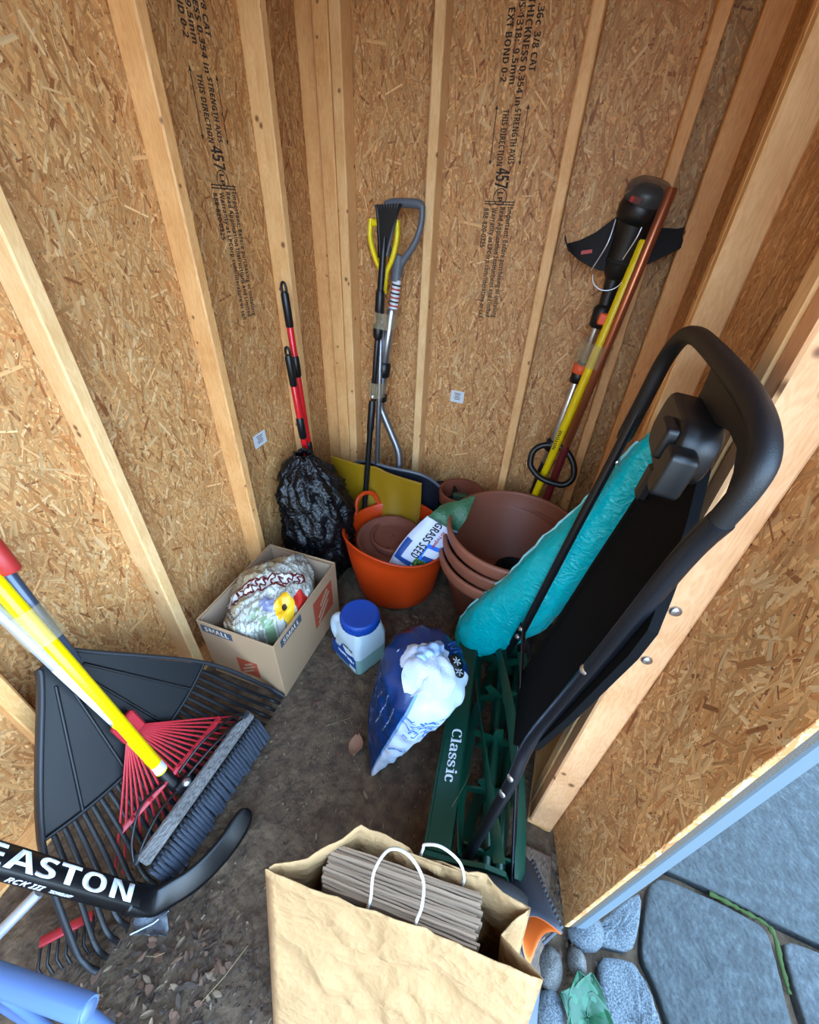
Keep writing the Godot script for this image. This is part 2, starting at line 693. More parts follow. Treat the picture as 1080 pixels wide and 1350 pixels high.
	M.grass_print.albedo_texture = noise_tex(128, 0.05, false, 1.0, FastNoiseLite.TYPE_SIMPLEX_SMOOTH, 3, ramp([col(24, 44, 18), col(60, 100, 34), col(140, 176, 90)], [0.3, 0.55, 0.8]), 3)
	M.grass_print.uv1_scale = Vector3(14, 14, 14)
	M.green_dull = mat(col(56, 84, 62), 0.6)
	M.teal = mat(col(0, 184, 190), 0.16, 0.0, tex.crinkle, 0.8, 5.0)
	M.teal_pale = mat(col(150, 214, 214), 0.25)
	M.film_white = mat(col(192, 198, 212), 0.32, 0.0, tex.crinkle, 0.5, 8.0)
	M.film_blue = mat(col(70, 112, 190), 0.3, 0.0, tex.crinkle, 0.5, 8.0)
	M.mower_green = mat(col(4, 58, 42), 0.38)
	M.handle_tube = mat(col(22, 24, 29), 0.3, 0.2)
	M.foam = mat(col(14, 14, 16), 0.55, 0.0, tex.fine, 0.3, 12.0)
	M.catcher = mat(col(6, 7, 9), 0.85)
	M.catcher.metallic_specular = 0.25
	M.kraft = mat(col(164, 126, 82), 0.8, 0.0, tex.crinkle, 0.5, 1.3)
	M.kraft_dark = mat(col(142, 116, 92), 0.88)
	M.kraft_mid = mat(col(156, 128, 102), 0.88)
	M.rope = mat(col(200, 196, 188), 0.7)
	M.clog = mat(col(52, 56, 64), 0.6)
	M.clog_orange = mat(col(206, 104, 36), 0.5)
	M.leaf_green = mat(col(14, 66, 40), 0.45)
	M.leaf_green2 = mat(col(20, 82, 50), 0.45)
	M.rake_black = mat(col(12, 13, 16), 0.5)
	M.rake_grey = mat(col(34, 36, 40), 0.55)
	M.rake_red = mat(col(170, 34, 44), 0.4)
	M.blue_grey_tube = mat(col(70, 80, 98), 0.3, 0.4)
	M.silver_label = mat(col(176, 180, 186), 0.4, 0.4)
	M.yellow_bright = mat(col(250, 218, 0), 0.26)
	M.weathered = mat(Color.WHITE, 0.9, 0.0, tex.fine, 0.8)
	M.weathered.albedo_texture = softwood(52, col(128, 124, 120), col(80, 76, 74), 0)
	M.weathered.uv1_scale = Vector3(4, 1, 1)
	M.bristle_dark = mat(col(26, 28, 34), 0.8)
	M.bristle_blue = mat(col(54, 60, 72), 0.8, 0.0, tex.rough, 1.5, 12.0)
	M.stick_black = mat(col(8, 8, 10), 0.35)
	M.film_grey = mat(Color(0.35, 0.37, 0.40, 0.55), 0.3)
	M.film_grey.transparency = BaseMaterial3D.TRANSPARENCY_ALPHA
	M.frame_blue = mat(col(82, 110, 156), 0.35)
	M.frame_blue_dark = mat(col(88, 112, 150), 0.5)
	M.leaf_a = mat(col(96, 68, 50), 0.85)
	M.leaf_b = mat(col(74, 52, 38), 0.85)
	M.leaf_c = mat(col(118, 98, 76), 0.85)
	M.leaf_d = mat(col(62, 48, 38), 0.9)
	M.straw = mat(col(140, 118, 84), 0.8)
	M.film_pale = mat(col(150, 176, 216), 0.3, 0.0, tex.crinkle, 0.5, 8.0)
	M.leaf_big = mat(col(150, 108, 84), 0.85)

# ---------------------------------------------------------------- the shed
func stud(parent: Node, x0: float, x1: float, z0: float, z1: float, y0: float, y1: float, m: Material, k: int):
	var b = nb(parent)
	var uv = Vector2(0.37 * k, 0.61 * k)
	b.box(at(V((x0 + x1) / 2, (y0 + y1) / 2, (z0 + z1) / 2)), V(x1 - x0, y1 - y0, z1 - z0), 0.004, uv)
	put("stud", b, m, parent)

func sheet(parent: Node, x0: float, x1: float, z0: float, z1: float, y0: float, y1: float, m: Material):
	var b = nb(parent)
	b.box(at(V((x0 + x1) / 2, (y0 + y1) / 2, (z0 + z1) / 2)), V(x1 - x0, y1 - y0, z1 - z0), 0.001, V2(x0, z0))
	return put("board_sheet", b, m, parent)

func V2(a: float, b: float) -> Vector2:
	return Vector2(a * 1.7, b * 1.3)

func wall(called: String) -> Node3D:
	var w = Node3D.new()
	w.name = called
	w.set_meta("kind", "structure")
	add_child(w)
	return w

func build_room():
	var top = 2.3
	var w = wall("wall_left")
	sheet(w, -1.1, -1.086, -1.76, -0.585, -0.06, top, M.board0)
	sheet(w, -1.1, -1.086, -0.583, 1.314, -0.06, top, M.board1)
	var zs = [-1.428, -0.998, -0.568, -0.138, 0.29, 0.72, 1.15]
	for i in zs.size():
		stud(w, -1.086, -1.01, zs[i] - 0.035, zs[i], 0.0, top, M["wood%d" % [0, 1, 2, 1, 0, 2, 1][i]], i)
	stud(w, -1.086, -1.01, -1.75, -1.715, 0.0, top, M.wood1, 9)
	var b = nb()
	b.box(at(V(-1.048, -0.02, -0.22)), V(0.08, 0.04, 3.06), 0.003)
	put("bottom_plate", b, M.wood1, w)

	w = wall("wall_back")
	sheet(w, -1.086, -0.581, -1.764, -1.75, -0.06, top, M.board1)
	sheet(w, -0.579, 0.283, -1.764, -1.75, -0.06, top, M.board2)
	stud(w, -0.998, -0.942, -1.75, -1.673, 0.0, top, M.wood1, 3)
	stud(w, -0.939, -0.899, -1.75, -1.673, 0.0, top, M.wood0, 4)
	stud(w, -0.598, -0.563, -1.75, -1.673, 0.0, top, M.wood2, 5)
	stud(w, -0.168, -0.133, -1.75, -1.673, 0.0, top, M.wood0, 6)
	stud(w, 0.125, 0.16, -1.75, -1.673, 0.0, top, M.wood1, 7)

	w = wall("wall_right")
	sheet(w, 0.283, 0.294, -1.764, -0.58, -0.06, top, M.board2)
	stud(w, 0.22, 0.283, -1.665, -1.625, 0.0, top, M.wood1, 11)
	stud(w, 0.22, 0.283, -1.15, -1.116, 0.0, top, M.wood0, 12)
	stud(w, 0.22, 0.283, -1.114, -1.08, 0.0, top, M.wood2, 13)
	stud(w, 0.22, 0.283, -0.648, -0.606, 0.0, top, M.wood2, 14)
	stud(w, 0.222, 0.288, -0.603, -0.56, 0.0, top, M.post, 15)
	b = nb()
	b.box(at(V(0.252, -0.02, -1.15)), V(0.07, 0.04, 1.18), 0.003)
	put("bottom_plate", b, M.wood1, w)
	# the sheet runs on past the post, flaring outwards, with furring and white trim outside it
	var a = V(0.288, 0, -0.575)
	var e = V(0.337, 0, -0.367)
	var d = (e - a).normalized()
	var out = V(d.z, 0, -d.x)
	var ba = Basis(out, Vector3.UP, -d)
	var l = a.distance_to(e)
	b = nb()
	b.box(at(a + d * l / 2 + out * 0.0055 + V(0, 1.14, 0), ba), V(0.011, 2.28, l), 0.001, Vector2(0.4, 0.1))
	put("board_sheet", b, M.board0, w)
	b = nb()
	b.box(at(a + d * l / 2 + out * 0.018 + V(0, 1.14, 0), ba), V(0.013, 2.28, l - 0.003), 0.001)
	put("furring_strip", b, M.aged, w)
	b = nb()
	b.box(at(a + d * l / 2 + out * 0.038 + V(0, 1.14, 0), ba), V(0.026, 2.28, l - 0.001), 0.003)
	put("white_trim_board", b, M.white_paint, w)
	# header along the top of the doorway side
	b = nb()
	b.box(at(V(0.252, 2.2, 0.05)), V(0.063, 0.14, 1.2), 0.003)
	put("header", b, M.wood2, w)

	w = wall("wall_front")
	sheet(w, -1.1, -0.35, 1.3, 1.314, -0.06, top, M.board0)
	for i in 3:
		stud(w, -0.99 + i * 0.3, -0.955 + i * 0.3, 1.224, 1.3, 0.0, top, M["wood%d" % (i % 3)], i + 20)

	w = wall("ceiling")
	sheet(w, -1.16, 0.36, -1.82, 0.75, top, top + 0.014, M.board2)
	for i in 5:
		b = nb()
		b.box(at(V(-0.4, top - 0.045, -1.6 + i * 0.55)), V(1.36, 0.089, 0.038), 0.003)
		put("rafter", b, M["wood%d" % (i % 3)], w)

	# weathered sill board the doorway stands on
	b = nb()
	b.box(at(V(0.247, -0.024, 0.0)), V(0.094, 0.05, 1.0), 0.004)
	var s = struct("trim_1", b, M.sill)

func build_ground():
	# trodden earth floor: uneven, crumbs of soil standing proud
	var n = FastNoiseLite.new()
	n.seed = 4
	n.frequency = 1.1
	n.fractal_octaves = 5
	var rows = []
	for i in 152:
		var line = PackedVector3Array()
		for j in 80:
			var x = -1.1 + j * 0.0178
			var z = -1.78 + i * 0.0204
			var y = -0.012 + 0.016 * n.get_noise_2d(x * 3, z * 3) + 0.012 * n.get_noise_2d(x * 19, z * 19)
			line.append(V(x, y, z))
		rows.append(line)
	var b = nb()
	b.grid(rows, false, true)
	struct("floor", b, M.dirt)
	# bare soil outside, under the stones
	rows = []
	for i in 60:
		var line = PackedVector3Array()
		for j in 60:
			var x = 0.29 + pow(j / 59.0, 2.0) * 7.0
			var z = -4.0 + i * 0.13
			line.append(V(x, -0.035 + 0.012 * n.get_noise_2d(x * 16, z * 16), z))
		rows.append(line)
	b = nb()
	b.grid(rows, false, true)
	struct("ground", b, M.dirt)

# flat-topped stone from a ground outline, edges rounded over
func stone(outline: PackedVector2Array, top: float, deep: float, r: float, bumps: float, seed_: int) -> Array:
	var n = FastNoiseLite.new()
	n.seed = seed_
	n.frequency = 9.0
	var c = Vector2.ZERO
	var dense = PackedVector2Array()
	for i in outline.size():
		var a = outline[i]
		var d = outline[(i + 1) % outline.size()]
		for k in 5:
			dense.append(a.lerp(d, k / 5.0))
	for p: Vector2 in dense:
		c += p
	c /= dense.size()
	for pass_ in 2:
		var soft = PackedVector2Array()
		for i in dense.size():
			soft.append(dense[i] * 0.5 + dense[i - 1] * 0.25 + dense[(i + 1) % dense.size()] * 0.25)
		dense = soft
	var rows = []
	var steps = [[1.0, -deep], [1.0, -r], [1.0, -r * 0.4], [0.0, -r * 0.08], [-1.0, 0.0]]
	for s in steps:
		var line = PackedVector3Array()
		for p: Vector2 in dense:
			var q: Vector2 = p
			if s[0] == 0.0:
				q = p + (c - p).normalized() * r * 0.45
			elif s[0] < 0:
				q = p + (c - p).normalized() * r * 1.3
			line.append(V(q.x, top + s[1] + bumps * n.get_noise_2d(q.x * 8, q.y * 8), q.y))
		rows.append(line)
	for k in [0.75, 0.5, 0.25, 0.02]:
		var line = PackedVector3Array()
		for p: Vector2 in dense:
			var q: Vector2 = c + (p + (c - p).normalized() * r * 1.3 - c) * k
			line.append(V(q.x, top + bumps * n.get_noise_2d(q.x * 8, q.y * 8), q.y))
		rows.append(line)
	return rows

func stone_cap(b: B, pts: PackedVector2Array, top: float, k: int, r: float, bumps: float) -> PackedVector3Array:
	var rows = stone(pts, top, 0.06, r, bumps, k)
	return rows[rows.size() - 1]

func build_outside():
	var defs = [
		["granite_block", "pale rough granite edging block touching the white trim board at the doorway", "stone", [0.405, -0.392, 0.53, -0.525, 0.503, -0.382, 0.42, -0.365], 0.0, M.granite],
		["granite_block", "pale rough granite edging block nearest the leafy green plant", "stone", [0.412, -0.345, 0.50, -0.367, 0.53, -0.34, 0.56, -0.27, 0.6, -0.15, 0.44, -0.12], 0.0, M.granite],
		["flagstone", "large grey flagstone edged by the granite blocks and the moss line", "paving stone", [0.545, -0.535, 0.58, -0.568, 0.73, -0.568, 0.822, -0.558, 0.828, -0.50, 0.83, -0.41, 0.84, -0.25, 0.62, -0.15, 0.58, -0.27, 0.545, -0.345, 0.515, -0.385], -0.004, M.slate],
		["flagstone", "broad grey flagstone running under the white trim board beyond the moss line", "paving stone", [0.52, -0.588, 0.60, -0.588, 0.73, -0.587, 0.83, -0.577, 0.93, -0.572, 1.2, -0.58, 1.9, -1.6, 1.2, -1.9, 0.6, -0.9], 0.0, M.slate],
		["flagstone", "grey flagstone beyond the moss line at the right edge of the frame", "paving stone", [0.85, -0.55, 0.95, -0.555, 1.25, -0.56, 1.4, -0.2, 0.88, -0.2, 0.858, -0.42], -0.002, M.slate2],
	]
	var k = 3
	for d in defs:
		k += 1
		var pts = v2(d[3])
		var c = Vector2.ZERO
		for p in pts:
			c += p
		c /= pts.size()
		var b = B.new(V(c.x, 0, c.y))
		var gr: bool = d[0] == "granite_block"
		b.grid(stone(pts, d[4], 0.06, 0.014 if gr else 0.008, 0.012 if gr else 0.003, k), true, not Geometry2D.is_polygon_clockwise(pts))
		b.fan(stone_cap(b, pts, d[4], k, 0.014 if gr else 0.008, 0.012 if gr else 0.003), not Geometry2D.is_polygon_clockwise(pts))
		var o = put(d[0], b, d[5])
		o.position = V(c.x, 0, c.y)
		tag(o, d[1], d[2], "granite edging" if gr else "flagstone paving")
	# round river stones
	for s in [[0.392, -0.378, 0.048, 0.034, 0.5, "rounded river stone under the bottom corner of the white trim board"], [0.312, -0.283, 0.03, 0.042, 0.1, "rounded river stone just past the dark clog"], [0.318, -0.208, 0.034, 0.045, -0.1, "rounded river stone beside the leafy green plant"], [0.372, -0.318, 0.022, 0.026, 0.4, "small half buried brown stone between the river stones and the granite block"]]:
		k += 1
		var n = FastNoiseLite.new()
		n.seed = k
		n.frequency = 1.3
		var rows = []
		for i in 13:
			var line = PackedVector3Array()
			var t = PI * i / 12.0
			for j in 18:
				var a = TAU * j / 18
				var p = V(sin(t) * cos(a) * s[2], cos(t) * 0.026, sin(t) * sin(a) * s[3])
				p *= 1.0 + 0.16 * n.get_noise_3dv(p * 30)
				line.append(p.rotated(Vector3.UP, s[4]))
			rows.append(line)
		var b = nb()
		b.grid(rows, true)
		var o = put("river_stone", b, M.granite if k % 2 else M.cobble)
		o.position = V(s[0], -0.012, s[1])
		tag(o, s[5], "stone", "river stones")
	# moss in the joint between the flagstones
	var n2 = FastNoiseLite.new()
	n2.frequency = 20.0
	var path = curve([V(0.70, -0.012, -0.583), V(0.77, -0.012, -0.576), V(0.835, -0.01, -0.562), V(0.842, -0.012, -0.50), V(0.846, -0.014, -0.45)], 10)
	var b2 = nb()
	var sz = PackedFloat32Array()
	for p in path:
		sz.append(0.0055 + 0.007 * n2.get_noise_2d(p.x * 3, p.z * 3))
	b2.sweep(path, ring2(1.0, 0.8, 8), sz, Vector3.UP)
	tag(put("moss", b2, M.moss), "bright green moss growing in the joint between the flagstones", "moss", "", "stuff")

# ---------------------------------------------------------------- mill print stamped on the sheets
func stamp(wallnode: Node, s0: float, left: bool):
	# s runs to the right along the wall, y is height; text reads downwards
	var place = func(s: float, y: float, e: float) -> Vector3:
		return V(-1.0856 + e, y, -(s0 + s)) if left else V(s0 + s, y, -1.7496 + e)
	var right = V(0, 0, -1) if left else V(1, 0, 0)
	var outw = V(1, 0, 0) if left else V(0, 0, 1)
	var bas = Basis(Vector3.DOWN, right, outw)
	var lines = [
		["STRENGTH AXIS", 0.058, 1.703, 0.131, 0.019], ["THIS DIRECTION", 0.021, 1.702, 0.135, 0.019], ["457", 0.024, 1.562, 0.052, 0.045],
		["Important: Before purchasing or installing", 0.079, 1.461, 0.348, 0.017], ["Read Application Instructions and Limited", 0.053, 1.459, 0.346, 0.017],
		["Warranty at LPCorp.com/literature or call", 0.026, 1.457, 0.349, 0.017], ["888-820-0325", -0.002, 1.455, 0.115, 0.017],
		["SHEATHING  .36c  3/8 CAT", 0.082, 2.05, 0.268, 0.019], ["3100  THICKNESS 0.354 in", 0.054, 1.99, 0.28, 0.019],
		["WINDUS-1318:  9.5mm", 0.028, 2.0, 0.243, 0.019], ["437.0  EXT BOND 0-2", 0.0, 1.98, 0.218, 0.019],
	]
	for l in lines:
		letters(l[0], l[4], l[3], Transform3D(bas, place.call(l[1], l[2], 0.0)), M.ink, wallnode, null, "Droid Sans", true, "printed_line")
	var b = nb(wallnode)
	for s in [0.0, 0.097]:
		var d = 0.006 if left else 0.0
		b.box(Transform3D(Basis(right, Vector3.UP, outw), place.call(s, 1.64, 0.0)), V(0.0024, 0.125, 0.0008), 0.0001)
		for e in [[1.71, 1.0], [1.572, -1.0]]:
			var tip: float = e[0]
			b.plate(v2([-0.005, 0, 0.005, 0, 0, 0.011 * e[1]]), Transform3D(Basis(right, Vector3.UP, outw), place.call(s, tip - 0.008 * e[1], 0.0)), 0.0008)
	for y in [1.4665, 1.4735]:
		b.box(Transform3D(Basis(right, Vector3.UP, outw), place.call(0.048, y, 0.0)), V(0.104, 0.003, 0.0008), 0.0001)
	var ring = []
	for q in [[0.0235, 0.0004], [0.0205, 0.0004]]:
		var line = PackedVector3Array()
		for k in 24:
			line.append(place.call(0.048 + cos(TAU * k / 24) * q[0], 1.487 + sin(TAU * k / 24) * q[0], q[1]))
		ring.append(line)
	b.grid(ring, true)
	put("printed_marks", b, M.ink, wallnode)
	letters("LP", 0.017, 0.026, Transform3D(bas, place.call(0.039, 1.5, 0.0)), M.ink, wallnode, null, "Droid Sans", true, "printed_line")

func sticker(called: String, label: String, c: Vector3, w: float, h: float, turn: Basis):
	var t = thing(called, label, "sticker", c, "white stickers on the boards")
	var b = nb(t)
	b.box(Transform3D(turn, c), V(w, h, 0.0008), 0.0002)
	put("paper", b, M.white, t)
	b = nb(t)
	for k in 5:
		b.box(Transform3D(turn, c + turn * V(0.0, h * 0.3 - k * h * 0.13, 0.0006)), V(w * (0.5 - 0.07 * (k % 3)), h * 0.05, 0.0004), 0.0001)
	put("small_print", b, M.ink, t)

func build_print():
	stamp(get_node("wall_left"), 1.205, true)
	stamp(get_node("wall_back"), -0.401, false)
	sticker("sticker", "small white sticker on the left wall boards beside the two red poles", V(-1.0855, 0.666, -1.204), 0.074, 0.056, Basis(V(0, 0.05, -1).normalized(), V(0, 1, 0.05).normalized(), V(1, 0, 0)))
	sticker("sticker", "small white sticker on the back wall boards right of the shovels", V(-0.424, 0.776, -1.7495), 0.06, 0.052, Basis.IDENTITY.rotated(V(0, 0, 1), -0.02))

# ---------------------------------------------------------------- long tools on the back wall
func pole(called: String, a: Vector3, c: Vector3, r: float, m: Material, parent: Node, sides := 14):
	var b = nb(parent)
	b.rod(a, c, r, sides)
	return put(called, b, m, parent)

func sleeve(called: String, a: Vector3, c: Vector3, prof: Array, m: Material, parent: Node):
	# prof: pairs (share of the way, radius)
	var b = nb(parent)
	var p = PackedVector3Array()
	var r = PackedFloat32Array()
	for q in prof:
		p.append(a.lerp(c, q[0]))
		r.append(q[1])
	b.tube(p, 1.0, 16, true, r)
	return put(called, b, m, parent)

func tape_wrap(label: String, a: Vector3, c: Vector3, rx: float, ry: float, long: float, up: Vector3):
	var d = (c - a).normalized()
	var mid = (a + c) / 2
	var b = B.new(mid)
	var rows = []
	var n = FastNoiseLite.new()
	n.seed = int(abs(mid.x) * 900)
	n.frequency = 30.0
	for i in 9:
		var q = mid + d * long * (i / 8.0 - 0.5)
		var y = (up - d * up.dot(d)).normalized()
		var x = d.cross(y)
		var line = PackedVector3Array()
		for k in 20:
			var an = TAU * k / 20
			var w = 1.0 + 0.07 * n.get_noise_3dv(q + V(cos(an), sin(an), 0) * 0.05)
			line.append(q + x * cos(an) * rx * w + y * sin(an) * ry * w)
		rows.append(line)
	b.grid(rows, true)
	var o = put("tape_wrap", b, M.tape)
	o.position = mid
	tag(o, label, "tape", "clear tape wraps")

func build_back_tools():
	# grey ergonomic snow shovel
	var t = thing("snow_shovel", "tall grey snow shovel with a D grip and bent silver shaft", "shovel", V(-0.6, 0.0, -1.5), "snow shovels")
	var b = nb(t)
	var z = V(0, -0.1, 1).normalized()
	b.tube(curve([V(-0.731, 1.448, -1.645), V(-0.70, 1.456, -1.643), V(-0.62, 1.457, -1.643), V(-0.594, 1.449, -1.645)], 4), 0.014, 12, true)
	put("grip_bar", b, M.grey_plastic, t)
	b = nb(t)
	var path = curve([V(-0.593, 1.452, -1.644), V(-0.594, 1.40, -1.64), V(-0.612, 1.345, -1.635), V(-0.648, 1.295, -1.63), V(-0.672, 1.26, -1.627)], 6)
	var sizes = PackedFloat32Array()
	for i in path.size():
		sizes.append(lerpf(0.8, 1.15, i / float(path.size() - 1)))
	b.sweep(path, ring2(0.012, 0.013, 12), sizes, z)
	path = curve([V(-0.732, 1.446, -1.644), V(-0.733, 1.39, -1.64), V(-0.718, 1.33, -1.634), V(-0.69, 1.29, -1.63), V(-0.674, 1.26, -1.627)], 6)
	b.sweep(path, ring2(0.012, 0.013, 12), sizes, z)
	put("grip_fork", b, M.grey_plastic, t)
	b = nb(t)
	b.tube(pv([V(-0.668, 1.305, -1.63), V(-0.671, 1.29, -1.629), V(-0.678, 1.22, -1.622)]), 0.02, 14, true, PackedFloat32Array([0.024, 0.022, 0.020]))
	put("grip_socket", b, M.grey_plastic, t)
	pole("shaft", V(-0.671, 1.24, -1.624), V(-0.713, 0.85, -1.585), 0.0165, M.steel, t)
	pole("outer_shaft", V(-0.682, 1.13, -1.600), V(-0.706, 0.91, -1.580), 0.0205, M.steel, t)
	b = nb(t)
	b.tube(pv([V(-0.6725, 1.225, -1.622), V(-0.69, 1.06, -1.606)]), 0.0172, 14, true)
	put("label_band", b, M.white, t)
	var d = (V(-0.7015, 1.06, -1.606) - V(-0.677, 1.225, -1.622)).normalized()
	var side = V(1, 0, 0)
	for k in 9:
		b = nb(t)
		var c = V(-0.6725, 1.225, -1.622).lerp(V(-0.69, 1.06, -1.606), 0.08 + k * 0.085)
		b.tube(pv([c, c + d * 0.006]), 0.0175, 14, true)
		put("printed_mark", b, [M.ink, M.red_plastic][k % 2], t)
	sleeve("lock_collar", V(-0.704, 0.93, -1.582), V(-0.709, 0.87, -1.576), [[0.0, 0.021], [0.1, 0.027], [0.9, 0.027], [1.0, 0.021]], M.black, t)
	sleeve("lock_collar", V(-0.717, 0.80, -1.572), V(-0.718, 0.765, -1.568), [[0.0, 0.022], [0.1, 0.028], [0.9, 0.028], [1.0, 0.022]], M.black, t)
	b = nb(t)
	b.tube(bent([V(-0.709, 0.9, -1.582), V(-0.716, 0.77, -1.572), V(-0.717, 0.735, -1.570), V(-0.612, 0.54, -1.553), V(-0.614, 0.42, -1.540)], 0.05, 7), 0.0165, 16, true)
	put("bent_shaft", b, M.dull_steel, t)
	# curved dark blade standing behind the yellow one
	var rows = []
	for i in 9:
		var v = i / 8.0
		var line = PackedVector3Array()
		for j in 23:
			var u = j / 22.0
			var e = absf(u * 2 - 1)
			var y = 0.485 - 0.07 * pow(e, 4.0) - v * 0.41
			line.append(V(-0.865 + u * 0.45, y, -1.503 + 0.10 * v * v - 0.03 * sin(v * PI) - 0.05 * e * e))
		rows.append(line)
	b = nb(t)
	b.slab(rows, 0.006)
	put("blade", b, M.navy_plastic, t)
	b = nb(t)
	var rim = PackedVector3Array()
	for j in 23:
		rim.append(rows[0][j] + V(0, 0.002, -0.003))
	b.tube(rim, 0.0075, 8, true)
	put("blade_rim", b, M.grey_plastic, t)
	b = nb(t)
	b.tube(pv([V(-0.617, 0.45, -1.545), V(-0.617, 0.40, -1.53)]), 0.024, 14, true)
	put("blade_socket", b, M.navy_plastic, t)

	# yellow bladed shovel in front of it
	t = thing("snow_shovel", "shorter snow shovel with a yellow D grip and a wide yellow blade", "shovel", V(-0.7, 0.0, -1.45), "snow shovels")
	b = nb(t)
	b.tube(pv([V(-0.769, 1.398, -1.606), V(-0.668, 1.398, -1.606)]), 0.0125, 12, true)
	put("grip_bar", b, M.yellow, t)
	b = nb(t)
	for s in [-1, 1]:
		path = curve([V(-0.719 + s * 0.05, 1.408, -1.605), V(-0.719 + s * 0.052, 1.355, -1.60), V(-0.715 + s * 0.034, 1.295, -1.594), V(-0.712 + s * 0.012, 1.255, -1.59), V(-0.711 + s * 0.007, 1.23, -1.588)], 5)
		b.sweep(path, rect2(0.016, 0.022, 0.004), PackedFloat32Array([1.0]), z)
	put("grip_fork", b, M.yellow, t)
	pole("grip_socket", V(-0.709, 1.262, -1.591), V(-0.7135, 1.18, -1.583), 0.0145, M.yellow, t)
	pole("shaft", V(-0.7165, 1.2, -1.585), V(-0.710, 0.44, -1.51), 0.0115, M.dull_steel, t)
	rows = []
	for i in 8:
		var v = i / 7.0
		var line = PackedVector3Array()
		for j in 31:
			var u = j / 30.0
			var rib = 0.006 * sin(u * PI * 7.0) * sin(v * PI)
			var dip = 0.022 * exp(-pow((u - 0.5) * 9.0, 2.0))
			line.append(V(-0.925 + u * 0.452 + 0.004 * v, 0.492 - 0.032 * u + dip * (1 - v) * 0.6 - v * 0.40, -1.468 + 0.10 * v * v + rib - 0.02 * sin(v * PI)))
		rows.append(line)
	b = nb(t)
	b.slab(rows, 0.005)
	put("blade", b, M.yellow_dull, t)
	b = nb(t)
	rim = PackedVector3Array()
	for j in 31:
		rim.append(rows[0][j] + V(0, 0.001, -0.003))
	b.tube(rim, 0.006, 8, true)
	put("blade_rim", b, M.yellow_dull, t)

	# black extending snow brush with scraper, in front of both
	t = thing("snow_brush", "thin black snow brush pole with a fan shaped scraper at its top", "brush", V(-0.73, 0.0, -1.46))
	rows = []
	for i in 12:
		var v = i / 11.0
		var w = lerpf(0.047, 0.012, pow(v, 0.7))
		var line = PackedVector3Array()
		for j in 19:
			var u = j / 18.0 * 2 - 1
			line.append(V(-0.692 - 0.013 * v + u * w, 1.452 - 0.152 * v + 0.003 * u, -1.575 + 0.014 * v + 0.0022 * cos(j * PI)))
		rows.append(line)
	b = nb(t)
	b.slab(rows, 0.007)
	put("scraper", b, M.black, t)
	sleeve("neck", V(-0.7, 1.36, -1.566), V(-0.709, 1.19, -1.55), [[0.0, 0.006], [0.25, 0.0115], [0.6, 0.0125], [1.0, 0.0125]], M.black, t)
	sleeve("socket", V(-0.709, 1.20, -1.551), V(-0.711, 1.095, -1.542), [[0.0, 0.0125], [0.12, 0.017], [0.7, 0.018], [0.85, 0.0135], [1.0, 0.0125]], M.black, t)
	sleeve("clamp", V(-0.712, 1.085, -1.541), V(-0.7135, 1.025, -1.535), [[0.0, 0.014], [0.15, 0.021], [0.8, 0.019], [1.0, 0.012]], M.black, t)
	pole("pole", V(-0.711, 1.11, -1.543), V(-0.727, 0.79, -1.512), 0.0105, M.black, t)
	pole("ring", V(-0.7275, 0.812, -1.514), V(-0.7282, 0.79, -1.512), 0.0118, M.chrome, t)
	sleeve("foam_grip", V(-0.7285, 0.785, -1.511), V(-0.735, 0.20, -1.405), [[0.0, 0.0125], [0.02, 0.0155], [0.2, 0.0155], [0.22, 0.0125], [0.98, 0.0125], [1.0, 0.008]], M.black, t)
	tape_wrap("upper clear tape wrap holding the two shovels and the snow brush together", V(-0.695, 1.128, -1.57), V(-0.70, 1.06, -1.565), 0.046, 0.055, 0.055, V(0, 0.1, 1))
	tape_wrap("lower clear tape wrap holding the two shovels and the snow brush together", V(-0.719, 0.86, -1.545), V(-0.72, 0.80, -1.54), 0.032, 0.052, 0.062, V(0, 0.1, 1))

	# two red telescopic poles leaning on the left wall
	for k in 2:
		var a = [V(-0.984, 1.222, -1.345), V(-0.962, 1.022, -1.29)][k] as Vector3
		var c = [V(-0.968, 0.44, -1.372), V(-0.958, 0.44, -1.335)][k] as Vector3
		t = thing("telescopic_pole", ["longer red telescopic pole with a black looped grip against the left wall", "shorter red telescopic pole in front of the longer one"][k], "pole", V(c.x, 0.0, c.z), "red telescopic poles")
		d = (c - a).normalized()
		var gl = 0.148
		pole("pole", a + d * 0.12, c, 0.0125, M.red_metal, t)
		sleeve("grip", a + d * 0.03, a + d * gl, [[0.0, 0.010], [0.08, 0.0145], [0.95, 0.0145], [1.0, 0.012]], M.black, t)
		b = nb(t)
		var lp = []
		for i in 13:
			var an = TAU * i / 12.0
			lp.append(a + d * 0.022 + V(sin(an) * 0.0095, 0, 0) - d * cos(an) * 0.020)
		b.tube(curve(lp, 2), 0.0048, 8, false)
		put("hanging_loop", b, M.black, t)
		for q in [[0.25, 0.33], [0.615, 0.7]] if k == 0 else [[0.28, 0.375]]:
			sleeve("twist_lock", a + d * q[0], a + d * q[1], [[0.0, 0.0125], [0.06, 0.016], [0.5, 0.0165], [0.94, 0.016], [1.0, 0.0125]], M.black, t)

